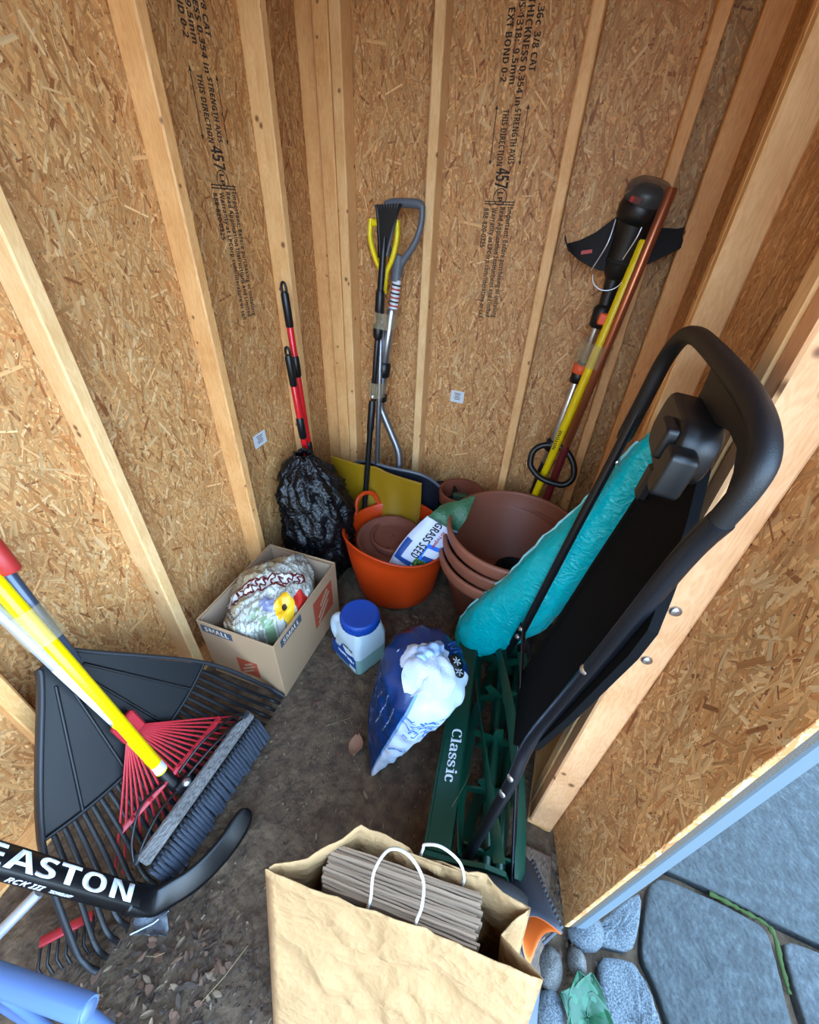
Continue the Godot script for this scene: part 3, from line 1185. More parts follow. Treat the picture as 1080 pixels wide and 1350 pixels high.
func build_trimmer_group():
	# string trimmer standing on its handle, cutting head uppermost
	var a = V(0.064, 1.225, -1.605)
	var c = V(0.0, 0.45, -1.629)
	var d = (a - c).normalized()
	var t = thing("string_trimmer", "string trimmer stored upside down with black cutting head up and orange clips", "trimmer", V(0.0, 0.0, -1.56))
	var b = nb(t)
	pole("shaft", a + d * 0.02, V(0.0465, 1.0, -1.612), 0.0125, M.steel, t)
	pole("shaft", V(0.048, 1.02, -1.611), c, 0.0145, M.steel, t)
	sleeve("boom_sleeve", V(0.066, 1.20, -1.605), V(0.070, 1.32, -1.611), [[0.0, 0.019], [0.2, 0.021], [0.7, 0.024], [1.0, 0.026]], M.black, t)
	sleeve("clip_collar", V(0.061, 1.145, -1.602), V(0.065, 1.215, -1.605), [[0.0, 0.020], [0.1, 0.028], [0.85, 0.030], [1.0, 0.02]], M.black, t)
	b = nb(t)
	b.box(Transform3D(along(d), V(0.071, 1.178, -1.575)), V(0.03, 0.035, 0.018), 0.004)
	put("orange_clip", b, M.orange_clip, t, "square orange release button")
	sleeve("clip_collar", V(0.043, 0.955, -1.6135), V(0.048, 1.03, -1.611), [[0.0, 0.018], [0.06, 0.024], [0.55, 0.024], [0.6, 0.019], [1.0, 0.0175]], M.black, t)
	sleeve("orange_clip", V(0.0452, 0.99, -1.612), V(0.0475, 1.023, -1.611), [[0.0, 0.022], [0.1, 0.0265], [0.9, 0.0265], [1.0, 0.022]], M.orange_clip, t)
	# motor housing
	var h = V(0.068, 1.30, -1.597)
	var d2 = V(0.02, 0.19, 0.012).normalized()
	sleeve("motor_housing", h - d2 * 0.01, h + d2 * 0.15, [[0.0, 0.026], [0.1, 0.036], [0.35, 0.041], [0.6, 0.042], [0.8, 0.048], [1.0, 0.05]], M.black, t)
	sleeve("housing_ring", h + d2 * 0.03, h + d2 * 0.045, [[0.0, 0.037], [0.2, 0.0435], [0.8, 0.0435], [1.0, 0.037]], M.matt_black, t)
	var hc = h + d2 * 0.165
	b = nb(t)
	b.lathe(v2([0.0, -0.03, 0.045, -0.03, 0.058, -0.022, 0.061, 0.0, 0.058, 0.02, 0.052, 0.028, 0.046, 0.03, 0.044, 0.044, 0.030, 0.054, 0.0, 0.057]), Transform3D(along(V(0.03, 0.15, 0.05)), hc), 28)
	put("spool_head", b, M.black, t)
	b = nb(t)
	b.lathe(v2([0.062, 0.024, 0.0625, 0.04, 0.058, 0.056, 0.044, 0.066, 0.0, 0.070]), Transform3D(along(V(0.03, 0.15, 0.05)), hc), 28)
	put("spool_cover", b, M.smoke_plastic, t)
	b = nb(t)
	b.box(Transform3D(along(V(0.03, 0.15, 0.05)), hc + V(-0.022, 0.02, 0.058)), V(0.03, 0.014, 0.006), 0.002)
	put("red_mark", b, M.red_plastic, t)
	# deflector: a swept wing below the head
	var rows = []
	var top = [[-0.105, 1.392], [-0.095, 1.372], [-0.06, 1.383], [-0.02, 1.405], [0.02, 1.44], [0.06, 1.47], [0.105, 1.45], [0.15, 1.425], [0.20, 1.425], [0.225, 1.43]]
	var low = [[-0.101, 1.384], [-0.085, 1.358], [-0.05, 1.335], [-0.01, 1.318], [0.02, 1.31], [0.06, 1.31], [0.105, 1.318], [0.15, 1.335], [0.20, 1.365], [0.225, 1.38]]
	for i in 7:
		var v = i / 6.0
		var line = PackedVector3Array()
		for j in 28:
			var f = j / 27.0 * 9.0
			var k = mini(int(f), 8)
			var p0 = V2p(top[k]).lerp(V2p(top[k + 1]), f - k)
			var p1 = V2p(low[k]).lerp(V2p(low[k + 1]), f - k)
			var q = p0.lerp(p1, v)
			var u = (q.x - 0.06) / 0.17
			line.append(V(q.x, q.y, -1.612 - 0.03 * u * u + 0.025 * v))
		rows.append(line)
	b = nb(t)
	b.slab(rows, 0.004)
	put("debris_guard", b, M.matt_black, t)
	b = nb(t)
	b.plate(v2([-0.016, -0.008, 0.016, -0.002, 0.014, 0.008, -0.016, 0.002]), Transform3D(Basis.IDENTITY, V(-0.03, 1.355, -1.597)), 0.002)
	put("red_mark", b, M.red_plastic, t)
	for s in [[[V(0.027, 1.44, -1.562), V(0.022, 1.38, -1.552), V(-0.004, 1.31, -1.557)], 0], [[V(0.102, 1.44, -1.547), V(0.095, 1.40, -1.542), V(0.075, 1.345, -1.547)], 0]]:
		b = nb(t)
		b.tube(curve(s[0], 5), 0.0022, 6)
		put("guard_wire", b, M.steel, t)
	b = nb(t)
	var lp = []
	for i in 13:
		var an = PI * (1.0 + i / 12.0)
		lp.append(V(0.05 + cos(an) * 0.045, 1.30 + sin(an) * 0.04, -1.562))
	b.tube(curve(lp, 2), 0.002, 6)
	put("guard_wire", b, M.steel, t)
	# loop handle near the ground end
	b = nb(t)
	lp = [V(-0.047, 0.655, -1.585), V(-0.042, 0.612, -1.572), V(0.0, 0.578, -1.556), V(0.055, 0.566, -1.548), V(0.105, 0.568, -1.55), V(0.13, 0.60, -1.562), V(0.117, 0.652, -1.58), V(0.075, 0.694, -1.598), V(0.018, 0.702, -1.604), V(-0.028, 0.686, -1.598), V(-0.047, 0.655, -1.585), V(-0.042, 0.612, -1.572)]
	b.tube(curve(lp, 5), 0.0125, 10, false)
	put("loop_handle", b, M.black, t)
	sleeve("handle_clamp", V(0.018, 0.67, -1.622), V(0.022, 0.72, -1.62), [[0.0, 0.018], [0.1, 0.026], [0.9, 0.026], [1.0, 0.018]], M.black, t)
	sleeve("rear_grip", V(0.013, 0.61, -1.624), c + V(-0.02, -0.38, -0.012), [[0.0, 0.016], [0.1, 0.022], [0.5, 0.022], [1.0, 0.03]], M.black, t)

	t = thing("tool_handle", "yellow fibreglass pole taped beside the string trimmer", "pole", V(-0.03, 0.0, -1.62), "poles taped to the trimmer")
	pole("pole", V(0.1195, 1.395, -1.56), V(-0.025, 0.2, -1.62), 0.0155, M.yellow, t)
	var p0 = V(0.0395, 0.80, -1.489)
	var dy = (V(0.1195, 1.395, -1.56) - V(-0.025, 0.2, -1.62)).normalized()
	var q0 = V(-0.025, 0.2, -1.62) + dy * 0.50
	var rt = V(1, 0, 0) - dy * dy.x
	letters("NUTONE", 0.011, 0.085, Transform3D(Basis(dy, -rt.normalized(), dy.cross(-rt).normalized()), q0 + V(-0.001, 0, 0.0152)), M.ink, t)
	t = thing("tool_handle", "copper brown round handle taped beside the yellow pole", "pole", V(0.04, 0.0, -1.60), "poles taped to the trimmer")
	pole("pole", V(0.1435, 1.513, -1.534), V(0.072, 0.72, -1.581), 0.0145, M.copper, t)
	sleeve("ferrule", V(0.0725, 0.725, -1.5808), V(0.04, 0.2, -1.61), [[0.0, 0.012], [0.05, 0.0155], [0.95, 0.0155], [1.0, 0.012]], M.dark_red, t)
	tape_wrap("clear tape wrap round the trimmer shaft and the two long poles", V(0.077, 1.10, -1.588), V(0.069, 1.035, -1.59), 0.054, 0.05, 0.075, V(0, 0.1, 1))

func V2p(a: Array) -> Vector2:
	return Vector2(a[0], a[1])

# ---------------------------------------------------------------- things on the floor at the back
func fn(seed_: int, freq: float, oct := 3, ridged := false) -> FastNoiseLite:
	var n = FastNoiseLite.new()
	n.seed = seed_
	n.frequency = freq
	n.fractal_octaves = oct
	if ridged:
		n.fractal_type = FastNoiseLite.FRACTAL_RIDGED
	return n

func build_trash_bag():
	var c = V(-0.892, 0.0, -1.25)
	var t = thing("trash_bag", "crumpled glossy black plastic bag in the corner below the red poles", "bag", c)
	var n = fn(3, 7.0, 4, true)
	var prof = [[0.02, 0.0], [0.10, 0.0], [0.135, 0.03], [0.145, 0.1], [0.148, 0.2], [0.146, 0.3], [0.142, 0.38], [0.134, 0.45], [0.115, 0.51], [0.09, 0.55], [0.055, 0.585], [0.034, 0.605], [0.038, 0.62], [0.03, 0.618]]
	var rows = []
	for i in 70:
		var f = i / 69.0 * (prof.size() - 1)
		var k = mini(int(f), prof.size() - 2)
		var r = lerpf(prof[k][0], prof[k + 1][0], f - k)
		var y = lerpf(prof[k][1], prof[k + 1][1], f - k)
		var line = PackedVector3Array()
		for j in 96:
			var a = TAU * j / 96
			var gather = smoothstep(0.35, 0.62, y)
			var rr = r * (1.0 + 0.10 * gather * sin(a * 13 + 2.0 * sin(a * 3)) + 0.05 * sin(a * 2 + 0.6))
			var p = V(cos(a) * rr, y, sin(a) * rr)
			rr *= 1.0 + 0.20 * (n.get_noise_3dv(p * V(1.4, 0.6, 1.4) * 1.3) - 0.2) + 0.13 * (n.get_noise_3dv(p * V(3.6, 2.2, 3.6)) - 0.2)
			line.append(c + V(cos(a) * rr, y + 0.006 * sin(a * 5) * gather, sin(a) * rr * 1.05) + V(-0.025, 0, 0.0) * gather + V(0.014 * sin(PI * clampf(y / 0.55, 0, 1)), 0, 0))
		rows.append(line)
	var b = nb(t)
	b.grid(rows, true, true)
	put("bag_film", b, M.bag_black, t)
	b = nb(t)
	b.tube(curve([c + V(-0.062, 0.575, 0.04), c + V(-0.03, 0.572, 0.052), c + V(0.005, 0.575, 0.04), c + V(0.012, 0.58, 0.0), c + V(-0.03, 0.58, -0.045), c + V(-0.07, 0.58, 0.0), c + V(-0.062, 0.575, 0.04)], 5), 0.006, 6, false)
	put("tie", b, M.bag_black, t)

func circle_px(im: Image, cx: float, cy: float, r: float, c: Color, r0 := 0.0):
	for y in range(maxi(0, int(cy - r)), mini(im.get_height(), int(cy + r) + 1)):
		for x in range(maxi(0, int(cx - r)), mini(im.get_width(), int(cx + r) + 1)):
			var d = Vector2(x - cx, y - cy).length()
			if d <= r and d >= r0:
				im.set_pixel(x, y, c)

func stroke_px(im: Image, pts: Array, w: float, c: Color):
	for i in pts.size() - 1:
		var a: Vector2 = pts[i]
		var d: Vector2 = pts[i + 1]
		var n = int(a.distance_to(d) / maxf(w * 0.4, 0.7)) + 1
		for k in n + 1:
			var p = a.lerp(d, float(k) / n)
			circle_px(im, p.x, p.y, w * 0.5, c)

# printed film of the seed bag lying in the box, seen from above
func feed_print() -> ImageTexture:
	var s = 512
	var im = Image.create(s, s, false, Image.FORMAT_RGB8)
	var n = fn(8, 0.012, 3)
	var m = fn(12, 0.03, 3, true)
	for y in s:
		for x in s:
			var q = n.get_noise_2d(x, y) * 90
			var c = col(190, 186, 174)
			var u = x + q
			if u < 215 + 60 * n.get_noise_2d(y, 9):
				var l = sin((x * 0.5 + y * 1.0 + q * 1.2) * 0.34)
				c = col(128, 104, 70) if l > 0.1 else col(178, 164, 134)
			elif m.get_noise_2d(x, y) > 0.45:
				c = col(134, 132, 116)
			im.set_pixel(x, y, c)
	rng.seed = 5
	# white lettered strip with maroon outlines across the middle
	for k in 9:
		var cx = 120.0 + k * 35
		var cy = 390.0 - k * 24 + 8 * sin(k * 2.0)
		circle_px(im, cx, cy, 36, col(96, 22, 24))
	for k in 9:
		var cx = 120.0 + k * 35
		var cy = 390.0 - k * 24 + 8 * sin(k * 2.0)
		circle_px(im, cx, cy, 27, col(206, 202, 192))
		var pts = []
		for i in 9:
			pts.append(Vector2(cx + rng.randf_range(-6, 6) + 13 * sin(i * 1.3 + k), cy - 24 + i * 6))
		stroke_px(im, pts, 8, col(84, 20, 24))
	# small dark lettering below
	for r in 4:
		for k in 10:
			var p = Vector2(70 + k * 15 + r * 18, 400 + r * 24 + k * 6)
			stroke_px(im, [p, p + Vector2(4, 12), p + Vector2(9, 2), p + Vector2(10, 14)], 3.4, col(58, 34, 36))
	# yellow pansy on a dark throat, red patch beside it
	circle_px(im, 478, 262, 40, col(190, 44, 36))
	for k in 5:
		var a = TAU * k / 5 + 0.3
		circle_px(im, 430 + cos(a) * 26, 335 + sin(a) * 24, 27, col(236, 170, 22) if k % 2 else col(246, 192, 40))
	circle_px(im, 430, 335, 13, col(58, 44, 26))
	for k in 5:
		var a = TAU * k / 5
		circle_px(im, 350 + cos(a) * 22, 365 + sin(a) * 18, 15, col(130, 130, 160))
	for k in 30:
		circle_px(im, rng.randf_range(290, 430), rng.randf_range(400, 450), rng.randf_range(4, 9), col(128, 150, 110))
	return ImageTexture.create_from_image(im)

func build_box():
	var c = V(-0.815, 0.0, -0.815)
	var yaw = 0.035
	var ba = Basis(Vector3.UP, yaw)
	var t = thing("cardboard_box", "open brown cardboard moving box printed SMALL, holding a crumpled seed bag", "box", c)
	var w = 0.30
	var l = 0.42
	var h = 0.292
	var th = 0.005
	for s in [[V(0, h / 2, l / 2), V(w, h, th)], [V(0, h / 2, -l / 2), V(w, h, th)], [V(w / 2, h / 2, 0), V(th, h, l)], [V(-w / 2, h / 2, 0), V(th, h, l)]]:
		var b = nb(t)
		b.box(Transform3D(ba, c + ba * (s[0] as Vector3)), s[1], 0.0015)
		put("side_panel", b, M.card, t)
	var b = nb(t)
	b.box(Transform3D(ba, c + V(0, 0.006, 0)), V(w, 0.006, l), 0.001)
	put("bottom_panel", b, M.card, t)
	# flaps tucked down inside
	for s in [[V(-w / 2 + 0.012, h - 0.075, 0.0), V(0.004, 0.14, l - 0.02), 0.08], [V(0.0, h - 0.075, -l / 2 + 0.012), V(w - 0.03, 0.14, 0.004), 0.0]]:
		b = nb(t)
		b.box(Transform3D(ba.rotated(Vector3.BACK, s[2]), c + ba * (s[0] as Vector3)), s[1], 0.001)
		put("folded_flap", b, M.card_inside, t)
	# print: front face (towards the doorway) and right face
	var f0 = c + ba * V(0, 0, l / 2 + 0.0026)
	var r0 = c + ba * V(w / 2 + 0.0026, 0, 0)
	var bf = ba
	var br = ba * Basis(V(0, 0, -1), V(0, 1, 0), V(1, 0, 0))
	for q in [[f0, bf, -0.075, w], [r0, br, -0.115, l]]:
		b = nb(t)
		b.box(Transform3D(q[1], q[0] + q[1] * V(q[2], h - 0.032, 0)), V(0.125, 0.036, 0.0008), 0.0002)
		var band = put("printed_band", b, M.card_blue, t)
		letters("SMALL", 0.022, 0.095, Transform3D(q[1], q[0] + q[1] * V(q[2] - 0.048, h - 0.043, 0.0006)), M.card_pale, band)
	for q in [[f0, bf, 0.02, 0.11, 0.085], [r0, br, 0.095, 0.17, 0.14]]:
		b = nb(t)
		b.box(Transform3D(q[1], q[0] + q[1] * V(q[2], q[3], 0)), V(q[4], q[4], 0.0008), 0.0002)
		var sq = put("printed_square", b, M.card_orange, t)
		var e: float = q[4]
		for k in 3:
			b = nb(t)
			b.box(Transform3D(q[1] * Basis(V(0, 0, 1), 0.62), q[0] + q[1] * V(q[2] - e * 0.04 * (k - 1), q[3] + e * (0.24 - 0.24 * k), 0.0005)), V(e * [0.5, 0.78, 0.7][k], e * 0.10, 0.0006), 0.0001)
			put("printed_bar", b, M.card, sq)

	# crumpled printed seed bag filling the box
	t = thing("seed_bag", "crumpled printed plastic bird seed bag with a yellow flower, inside the SMALL box", "bag", V(c.x, 0.01, c.z))
	var n = fn(21, 9.0, 4, true)
	var n2 = fn(22, 3.5, 2)
	var rows = []
	for i in 44:
		var u = i / 43.0
		var line = PackedVector3Array()
		for j in 90:
			var a = TAU * j / 90
			var e = 1.0 + 0.06 * cos(a * 4) + 0.07 * n2.get_noise_2d(cos(a) * 0.6, sin(a) * 0.6)
			var r = minf(1.0, u * 1.35)
			var y = 0.35 - 0.09 * pow(r, 3.0) if u < 0.74 else 0.26 - (u - 0.74) * 0.9
			var p = V(cos(a) * r * 0.138 * e, y, sin(a) * r * 0.196 * e)
			var crease = n.get_noise_3dv(p * 1.5)
			p.y += 0.022 * crease + 0.03 * n2.get_noise_3dv(p) * (1 - 0.4 * r)
			p.x *= 1.0 + 0.05 * crease
			p.z *= 1.0 + 0.05 * crease
			p.x = clampf(p.x, -0.137, 0.137)
			p.z = clampf(p.z, -0.196, 0.196)
			line.append(c + ba * p)
		rows.append(line)
	b = nb(t)
	b.smooth()
	for i in 43:
		for j in 90:
			var k = (j + 1) % 90
			var q = [rows[i][j], rows[i][k], rows[i + 1][k], rows[i + 1][j]]
			var uv = []
			for p in q:
				uv.append(Vector2((p.x - c.x) / 0.31 + 0.5, (p.z - c.z) / 0.42 + 0.5))
			b.quad(q[0], q[1], q[2], q[3], uv[0], uv[1], uv[2], uv[3])
	var m = mat(Color.WHITE, 0.3, 0.0)
	m.albedo_texture = feed_print()
	put("printed_film", b, m, t)

func rrect(w: float, d: float, r: float, n := 6) -> PackedVector2Array:
	var o = PackedVector2Array()
	for q in [[1, 1, 0.0], [-1, 1, 0.5], [-1, -1, 1.0], [1, -1, 1.5]]:
		for k in n:
			var a: float = PI * (q[2] + 0.5 * k / (n - 1.0))
			o.append(Vector2(q[0] * (w / 2 - r) + cos(a) * r, q[1] * (d / 2 - r) + sin(a) * r))
	return o

func build_jug():
	var c = V(-0.49, 0.0, -0.875)
	var ba = Basis(Vector3.UP, -0.42).scaled(Vector3.ONE * 1.07)
	var t = thing("plastic_jug", "white plastic jug of ice melt with a blue screw lid and blue label", "jug", c)
	# body sections: width, depth, height, shift
	var secs = [[0.136, 0.126, 0.0, 0.0], [0.148, 0.136, 0.006, 0.0], [0.150, 0.138, 0.02, 0.0], [0.150, 0.138, 0.088, 0.0], [0.150, 0.138, 0.092, 0.0], [0.150, 0.138, 0.14, 0.0], [0.146, 0.134, 0.155, 0.0], [0.132, 0.122, 0.175, 0.004], [0.122, 0.118, 0.19, 0.006], [0.112, 0.112, 0.198, 0.008]]
	var rows = []
	for s in secs:
		var line = PackedVector3Array()
		for p in rrect(s[0], s[1], 0.022):
			# hollow under the handle on the left shoulder
			var q = V(p.x + s[3], s[2], p.y)
			if s[2] > 0.06 and q.x < -0.03 and q.z > -0.02:
				var k = smoothstep(0.06, 0.12, s[2]) * smoothstep(-0.03, -0.07, q.x) * (1.0 - smoothstep(0.15, 0.19, s[2]))
				q.x += 0.022 * k
			line.append(c + ba * q)
		rows.append(line)
	var b = nb(t)
	b.grid(rows.slice(3), true, true)
	put("body", b, M.jug_white, t)
	b = nb(t)
	b.grid(rows.slice(0, 4), true, true)
	b.fan(rows[0])
	put("filled_base", b, M.jug_green, t, "lower body showing pale green contents")
	b = nb(t)
	b.tube(curve([c + ba * V(-0.035, 0.195, 0.035), c + ba * V(-0.062, 0.185, 0.04), c + ba * V(-0.078, 0.155, 0.042), c + ba * V(-0.076, 0.12, 0.045), c + ba * V(-0.06, 0.095, 0.045)], 5), 0.02, 14)
	put("handle", b, M.jug_white, t)
	b = nb(t)
	b.lathe(v2([0.056, 0.19, 0.066, 0.192, 0.0675, 0.196, 0.0675, 0.222, 0.065, 0.228, 0.06, 0.231, 0.056, 0.230, 0.0, 0.230]), Transform3D(ba, c + ba * V(0.008, 0.004, 0)), 48)
	var lid = put("lid", b, M.lid_blue, t, "blue screw lid")
	for k in 30:
		b = nb(t)
		var a = TAU * k / 30
		b.box(Transform3D(ba * Basis(Vector3.UP, -a), c + ba * V(0.008 + cos(a) * 0.0675, 0.212, sin(a) * 0.0675)), V(0.002, 0.026, 0.005), 0.0005)
		put("lid_rib", b, M.lid_blue, lid)
	# label on the face towards the doorway, jagged along its top like a row of peaks
	var fz = 0.0696
	var tf = Transform3D(ba, c + ba * V(0, 0, fz))
	b = nb(t)
	b.plate(v2([-0.07, 0.022, 0.062, 0.022, 0.062, 0.085, 0.05, 0.098, 0.03, 0.088, 0.012, 0.082, -0.01, 0.118, -0.022, 0.088, -0.04, 0.08, -0.07, 0.092]), tf, 0.001)
	var lab = put("label", b, M.label_blue, t, "blue paper label with white lettering")
	b = nb(t)
	b.plate(v2([-0.004, 0.108, 0.03, 0.104, 0.046, 0.1, 0.028, 0.09, 0.012, 0.085]), Transform3D(ba, c + ba * V(0, 0, fz + 0.0003)), 0.001)
	put("white_peak", b, M.white, lab)
	letters("HAPPY MELT", 0.014, 0.088, Transform3D(ba, c + ba * V(-0.032, 0.058, fz + 0.0008)), M.white_ink, lab)
	letters("SAFE ICE", 0.009, 0.05, Transform3D(ba, c + ba * V(-0.002, 0.118, fz + 0.0008)), M.ink, lab)
	b = nb(t)
	b.box(Transform3D(ba, c + ba * V(0.045, 0.03, fz + 0.0006)), V(0.034, 0.016, 0.0006), 0.0001)
	put("barcode_patch", b, M.white, lab)

func build_tub():
	var c = V(-0.505, 0.0, -1.29)
	var t = thing("flexible_tub", "orange flexible plastic tub with loop handles, full of terracotta pots", "tub", c)
	var prof = v2([0.0, 0.004, 0.155, 0.004, 0.168, 0.008, 0.176, 0.02, 0.188, 0.08, 0.205, 0.18, 0.216, 0.26, 0.222, 0.298, 0.226, 0.302, 0.224, 0.307, 0.217, 0.306, 0.213, 0.298, 0.206, 0.25, 0.194, 0.17, 0.178, 0.075, 0.168, 0.02, 0.0, 0.016])
	var wob = func(a: float, y: float) -> float:
		return 1.0 + 0.05 * cos(2 * a - 0.7) * (y / 0.3) + 0.012 * cos(3 * a)
	var rows = []
	for q in prof:
		var line = PackedVector3Array()
		for k in 72:
			var a = TAU * k / 72
			var r: float = q.x * wob.call(a, q.y)
			var hy: float = q.y + (0.022 * cos(2 * a - 0.7 + PI) + 0.01) * smoothstep(0.2, 0.3, q.y)
			line.append(c + V(cos(a) * r, hy, sin(a) * r) + V(-0.02, 0, 0.0) * q.y / 0.3)
		rows.append(line)
	var b = nb(t)
	b.grid(rows, true, true)
	put("tub_wall", b, M.orange, t)
	for s in [3.72]:
		b = nb(t)
		var d = V(cos(s), 0, sin(s))
		var e = V(-sin(s), 0, cos(s))
		var p = c + V(-0.02, 0.3, 0) + d * 0.228
		b.sweep(curve([p - e * 0.068 - d * 0.012 + V(0, -0.03, 0), p - e * 0.06 + V(0, 0.012, 0), p - e * 0.042 + d * 0.012 + V(0, 0.055, 0), p + d * 0.018 + V(0, 0.072, 0), p + e * 0.042 + d * 0.012 + V(0, 0.055, 0), p + e * 0.06 + V(0, 0.012, 0), p + e * 0.068 - d * 0.012 + V(0, -0.03, 0)], 5), ring2(0.011, 0.008, 10), PackedFloat32Array([1.0]), d)
		put("loop_handle", b, M.orange, t)
	# terracotta pots and saucers nested in it
	var k0 = V(-0.545, 0.0, -1.30)
	t = thing("terracotta_pot", "terracotta pot in the orange tub, lowest of the nested stack", "plant pot", k0 + V(0.0, 0.02, 0.0), "terracotta pots in the tub")
	b = nb(t)
	b.lathe(v2([0.0, 0.02, 0.09, 0.02, 0.095, 0.025, 0.13, 0.165, 0.148, 0.168, 0.152, 0.172, 0.155, 0.215, 0.152, 0.219, 0.142, 0.219, 0.139, 0.214, 0.132, 0.17, 0.10, 0.04, 0.0, 0.034]), at(k0), 56)
	put("pot_wall", b, M.terracotta, t)
	t = thing("terracotta_pot", "terracotta pot leaning in the orange tub behind the saucer, chipped rim showing", "plant pot", k0 + V(0.06, 0.1, -0.04), "terracotta pots in the tub")
	b = nb(t)
	var tx = Transform3D(Basis(V(0, 0, 1), 0.12), k0 + V(0.05, 0.075, -0.045))
	b.lathe(v2([0.0, 0.0, 0.08, 0.0, 0.085, 0.004, 0.115, 0.15, 0.13, 0.152, 0.134, 0.156, 0.137, 0.19, 0.134, 0.194, 0.126, 0.194, 0.123, 0.19, 0.115, 0.15, 0.09, 0.02, 0.0, 0.014]), tx, 56)
	put("pot_wall", b, M.terracotta2, t)
	t = thing("terracotta_saucer", "round terracotta saucer lying on top of the pots in the tub", "saucer", k0 + V(0, 0.22, 0))
	b = nb(t)
	tx = Transform3D(Basis(V(1, 0, 0), 0.10), k0 + V(-0.005, 0.222, 0.0))
	b.lathe(v2([0.0, 0.0, 0.118, 0.0, 0.128, 0.006, 0.140, 0.03, 0.146, 0.034, 0.147, 0.040, 0.143, 0.044, 0.136, 0.043, 0.131, 0.038, 0.123, 0.02, 0.115, 0.012, 0.108, 0.011, 0.0, 0.011]), tx, 64)
	put("saucer_dish", b, M.terracotta2, t)
	rng.seed = 77
	for k in 9:
		b = nb(t)
		var a = rng.randf() * TAU
		var r = rng.randf_range(0.02, 0.1)
		b.box(Transform3D(Basis(Vector3.UP, a * 3), tx * V(cos(a) * r, 0.0125, sin(a) * r)), V(rng.randf_range(0.006, 0.02), 0.002, 0.003), 0.0005)
		put("crumb", b, M.litter_dark, t)

	# grass seed bag pushed down in front of the pots
	var o = V(-0.405, 0.265, -1.19)
	var up = (V(-0.30, 0.50, -1.285) - o).normalized()
	var rt = V(0.86, 0.0, -0.36)
	rt = (rt - up * up.dot(rt)).normalized()
	var nm = rt.cross(up)
	t = thing("seed_pouch", "white and blue grass seed bag with a folded green top, in the orange tub", "bag", o)
	var n = fn(40, 14.0, 3, true)
	var shape = func(u: float, v: float, s: float) -> Vector3:
		# u across -1..1, v up 0..1
		var w = 0.072 + 0.012 * sin(v * PI)
		var puff = 0.034 * sqrt(maxf(0.0, 1.0 - u * u)) * (0.35 + 0.65 * sin(PI * clampf(v * 0.85 + 0.12, 0, 1)))
		var p = o + rt * (u * w + 0.02 * v * v) + up * (v * 0.30 - 0.09) + nm * s * puff
		return p + nm * s * 0.004 * n.get_noise_3dv(p)
	for s in [1.0, -1.0]:
		rows = []
		for i in 28:
			var line = PackedVector3Array()
			for j in 19:
				line.append(shape.call(j / 9.0 - 1.0, i / 27.0, s))
			rows.append(line)
		b = nb(t)
		b.grid(rows, false, s > 0)
		var m = M.pouch_white as Material
		put("bag_panel", b, m, t)
	var strip = func(u0: float, u1: float, v0: float, v1: float, m: Material, called: String, lift := 0.0012):
		var rr = []
		for i in 12:
			var line = PackedVector3Array()
			for j in 9:
				line.append(shape.call(lerpf(u0, u1, j / 8.0), lerpf(v0, v1, i / 11.0), 1.0) + nm * lift)
			rr.append(line)
		var bb = nb(t)
		bb.grid(rr, false, true)
		return put(called, bb, m, t)
	strip.call(-0.98, -0.72, 0.3, 0.62, M.label_blue, "blue_border")
	strip.call(0.72, 0.98, 0.3, 0.99, M.label_blue, "blue_border")
	strip.call(-0.98, -0.1, 0.27, 0.34, M.label_blue, "blue_border")
	strip.call(-0.05, 0.95, 0.33, 0.70, M.label_blue2, "blue_panel")
	strip.call(0.08, 0.85, 0.5, 0.64, M.white, "white_panel", 0.002)
	strip.call(0.15, 0.75, 0.45, 0.52, M.label_blue, "blue_panel", 0.0022)
	strip.call(-0.1, 0.55, 0.31, 0.44, M.grass_print, "grass_picture", 0.0024)
	var wrap = func(p: Vector3) -> Vector3:
		return shape.call(-0.5 + p.x / 0.07, 0.92 - p.y / 0.27, 1.0) + nm * (0.0016 + p.z)
	var wl = func(p: Vector3) -> Vector3:
		# line reads downwards, letter tops to the right
		return shape.call(-0.42 + p.y / 0.066, 1.0 - p.x / 0.27, 1.0) + nm * (0.0016 + p.z)
	letters("GRASS SEED", 0.028, 0.155, Transform3D.IDENTITY, M.ink, t, wl)
	var wl2 = func(p: Vector3) -> Vector3:
		return shape.call(0.18 + p.y / 0.066, 0.93 - p.x / 0.27, 1.0) + nm * (0.0016 + p.z)
	letters("All Purpose", 0.012, 0.07, Transform3D.IDENTITY, M.red_plastic, t, wl2)
	# green flap of the open top folded over towards the big pot
	rows = []
	for i in 14:
		var v = i / 13.0
		var line = PackedVector3Array()
		for j in 13:
			var u = j / 12.0 * 2 - 1
			var p: Vector3 = shape.call(u * (1.0 - 0.12 * v), 1.0, 0.2)
			line.append(p + up * v * (0.10 + 0.055 * u) + rt * v * (0.012 - 0.012 * u) - nm * (0.05 * v * v) + nm * 0.006 * sin(u * 5 + v * 7))
		rows.append(line)
	b = nb(t)
	b.slab(rows, 0.0012)
	put("green_top", b, M.pouch_green, t, "crinkled green upper end")

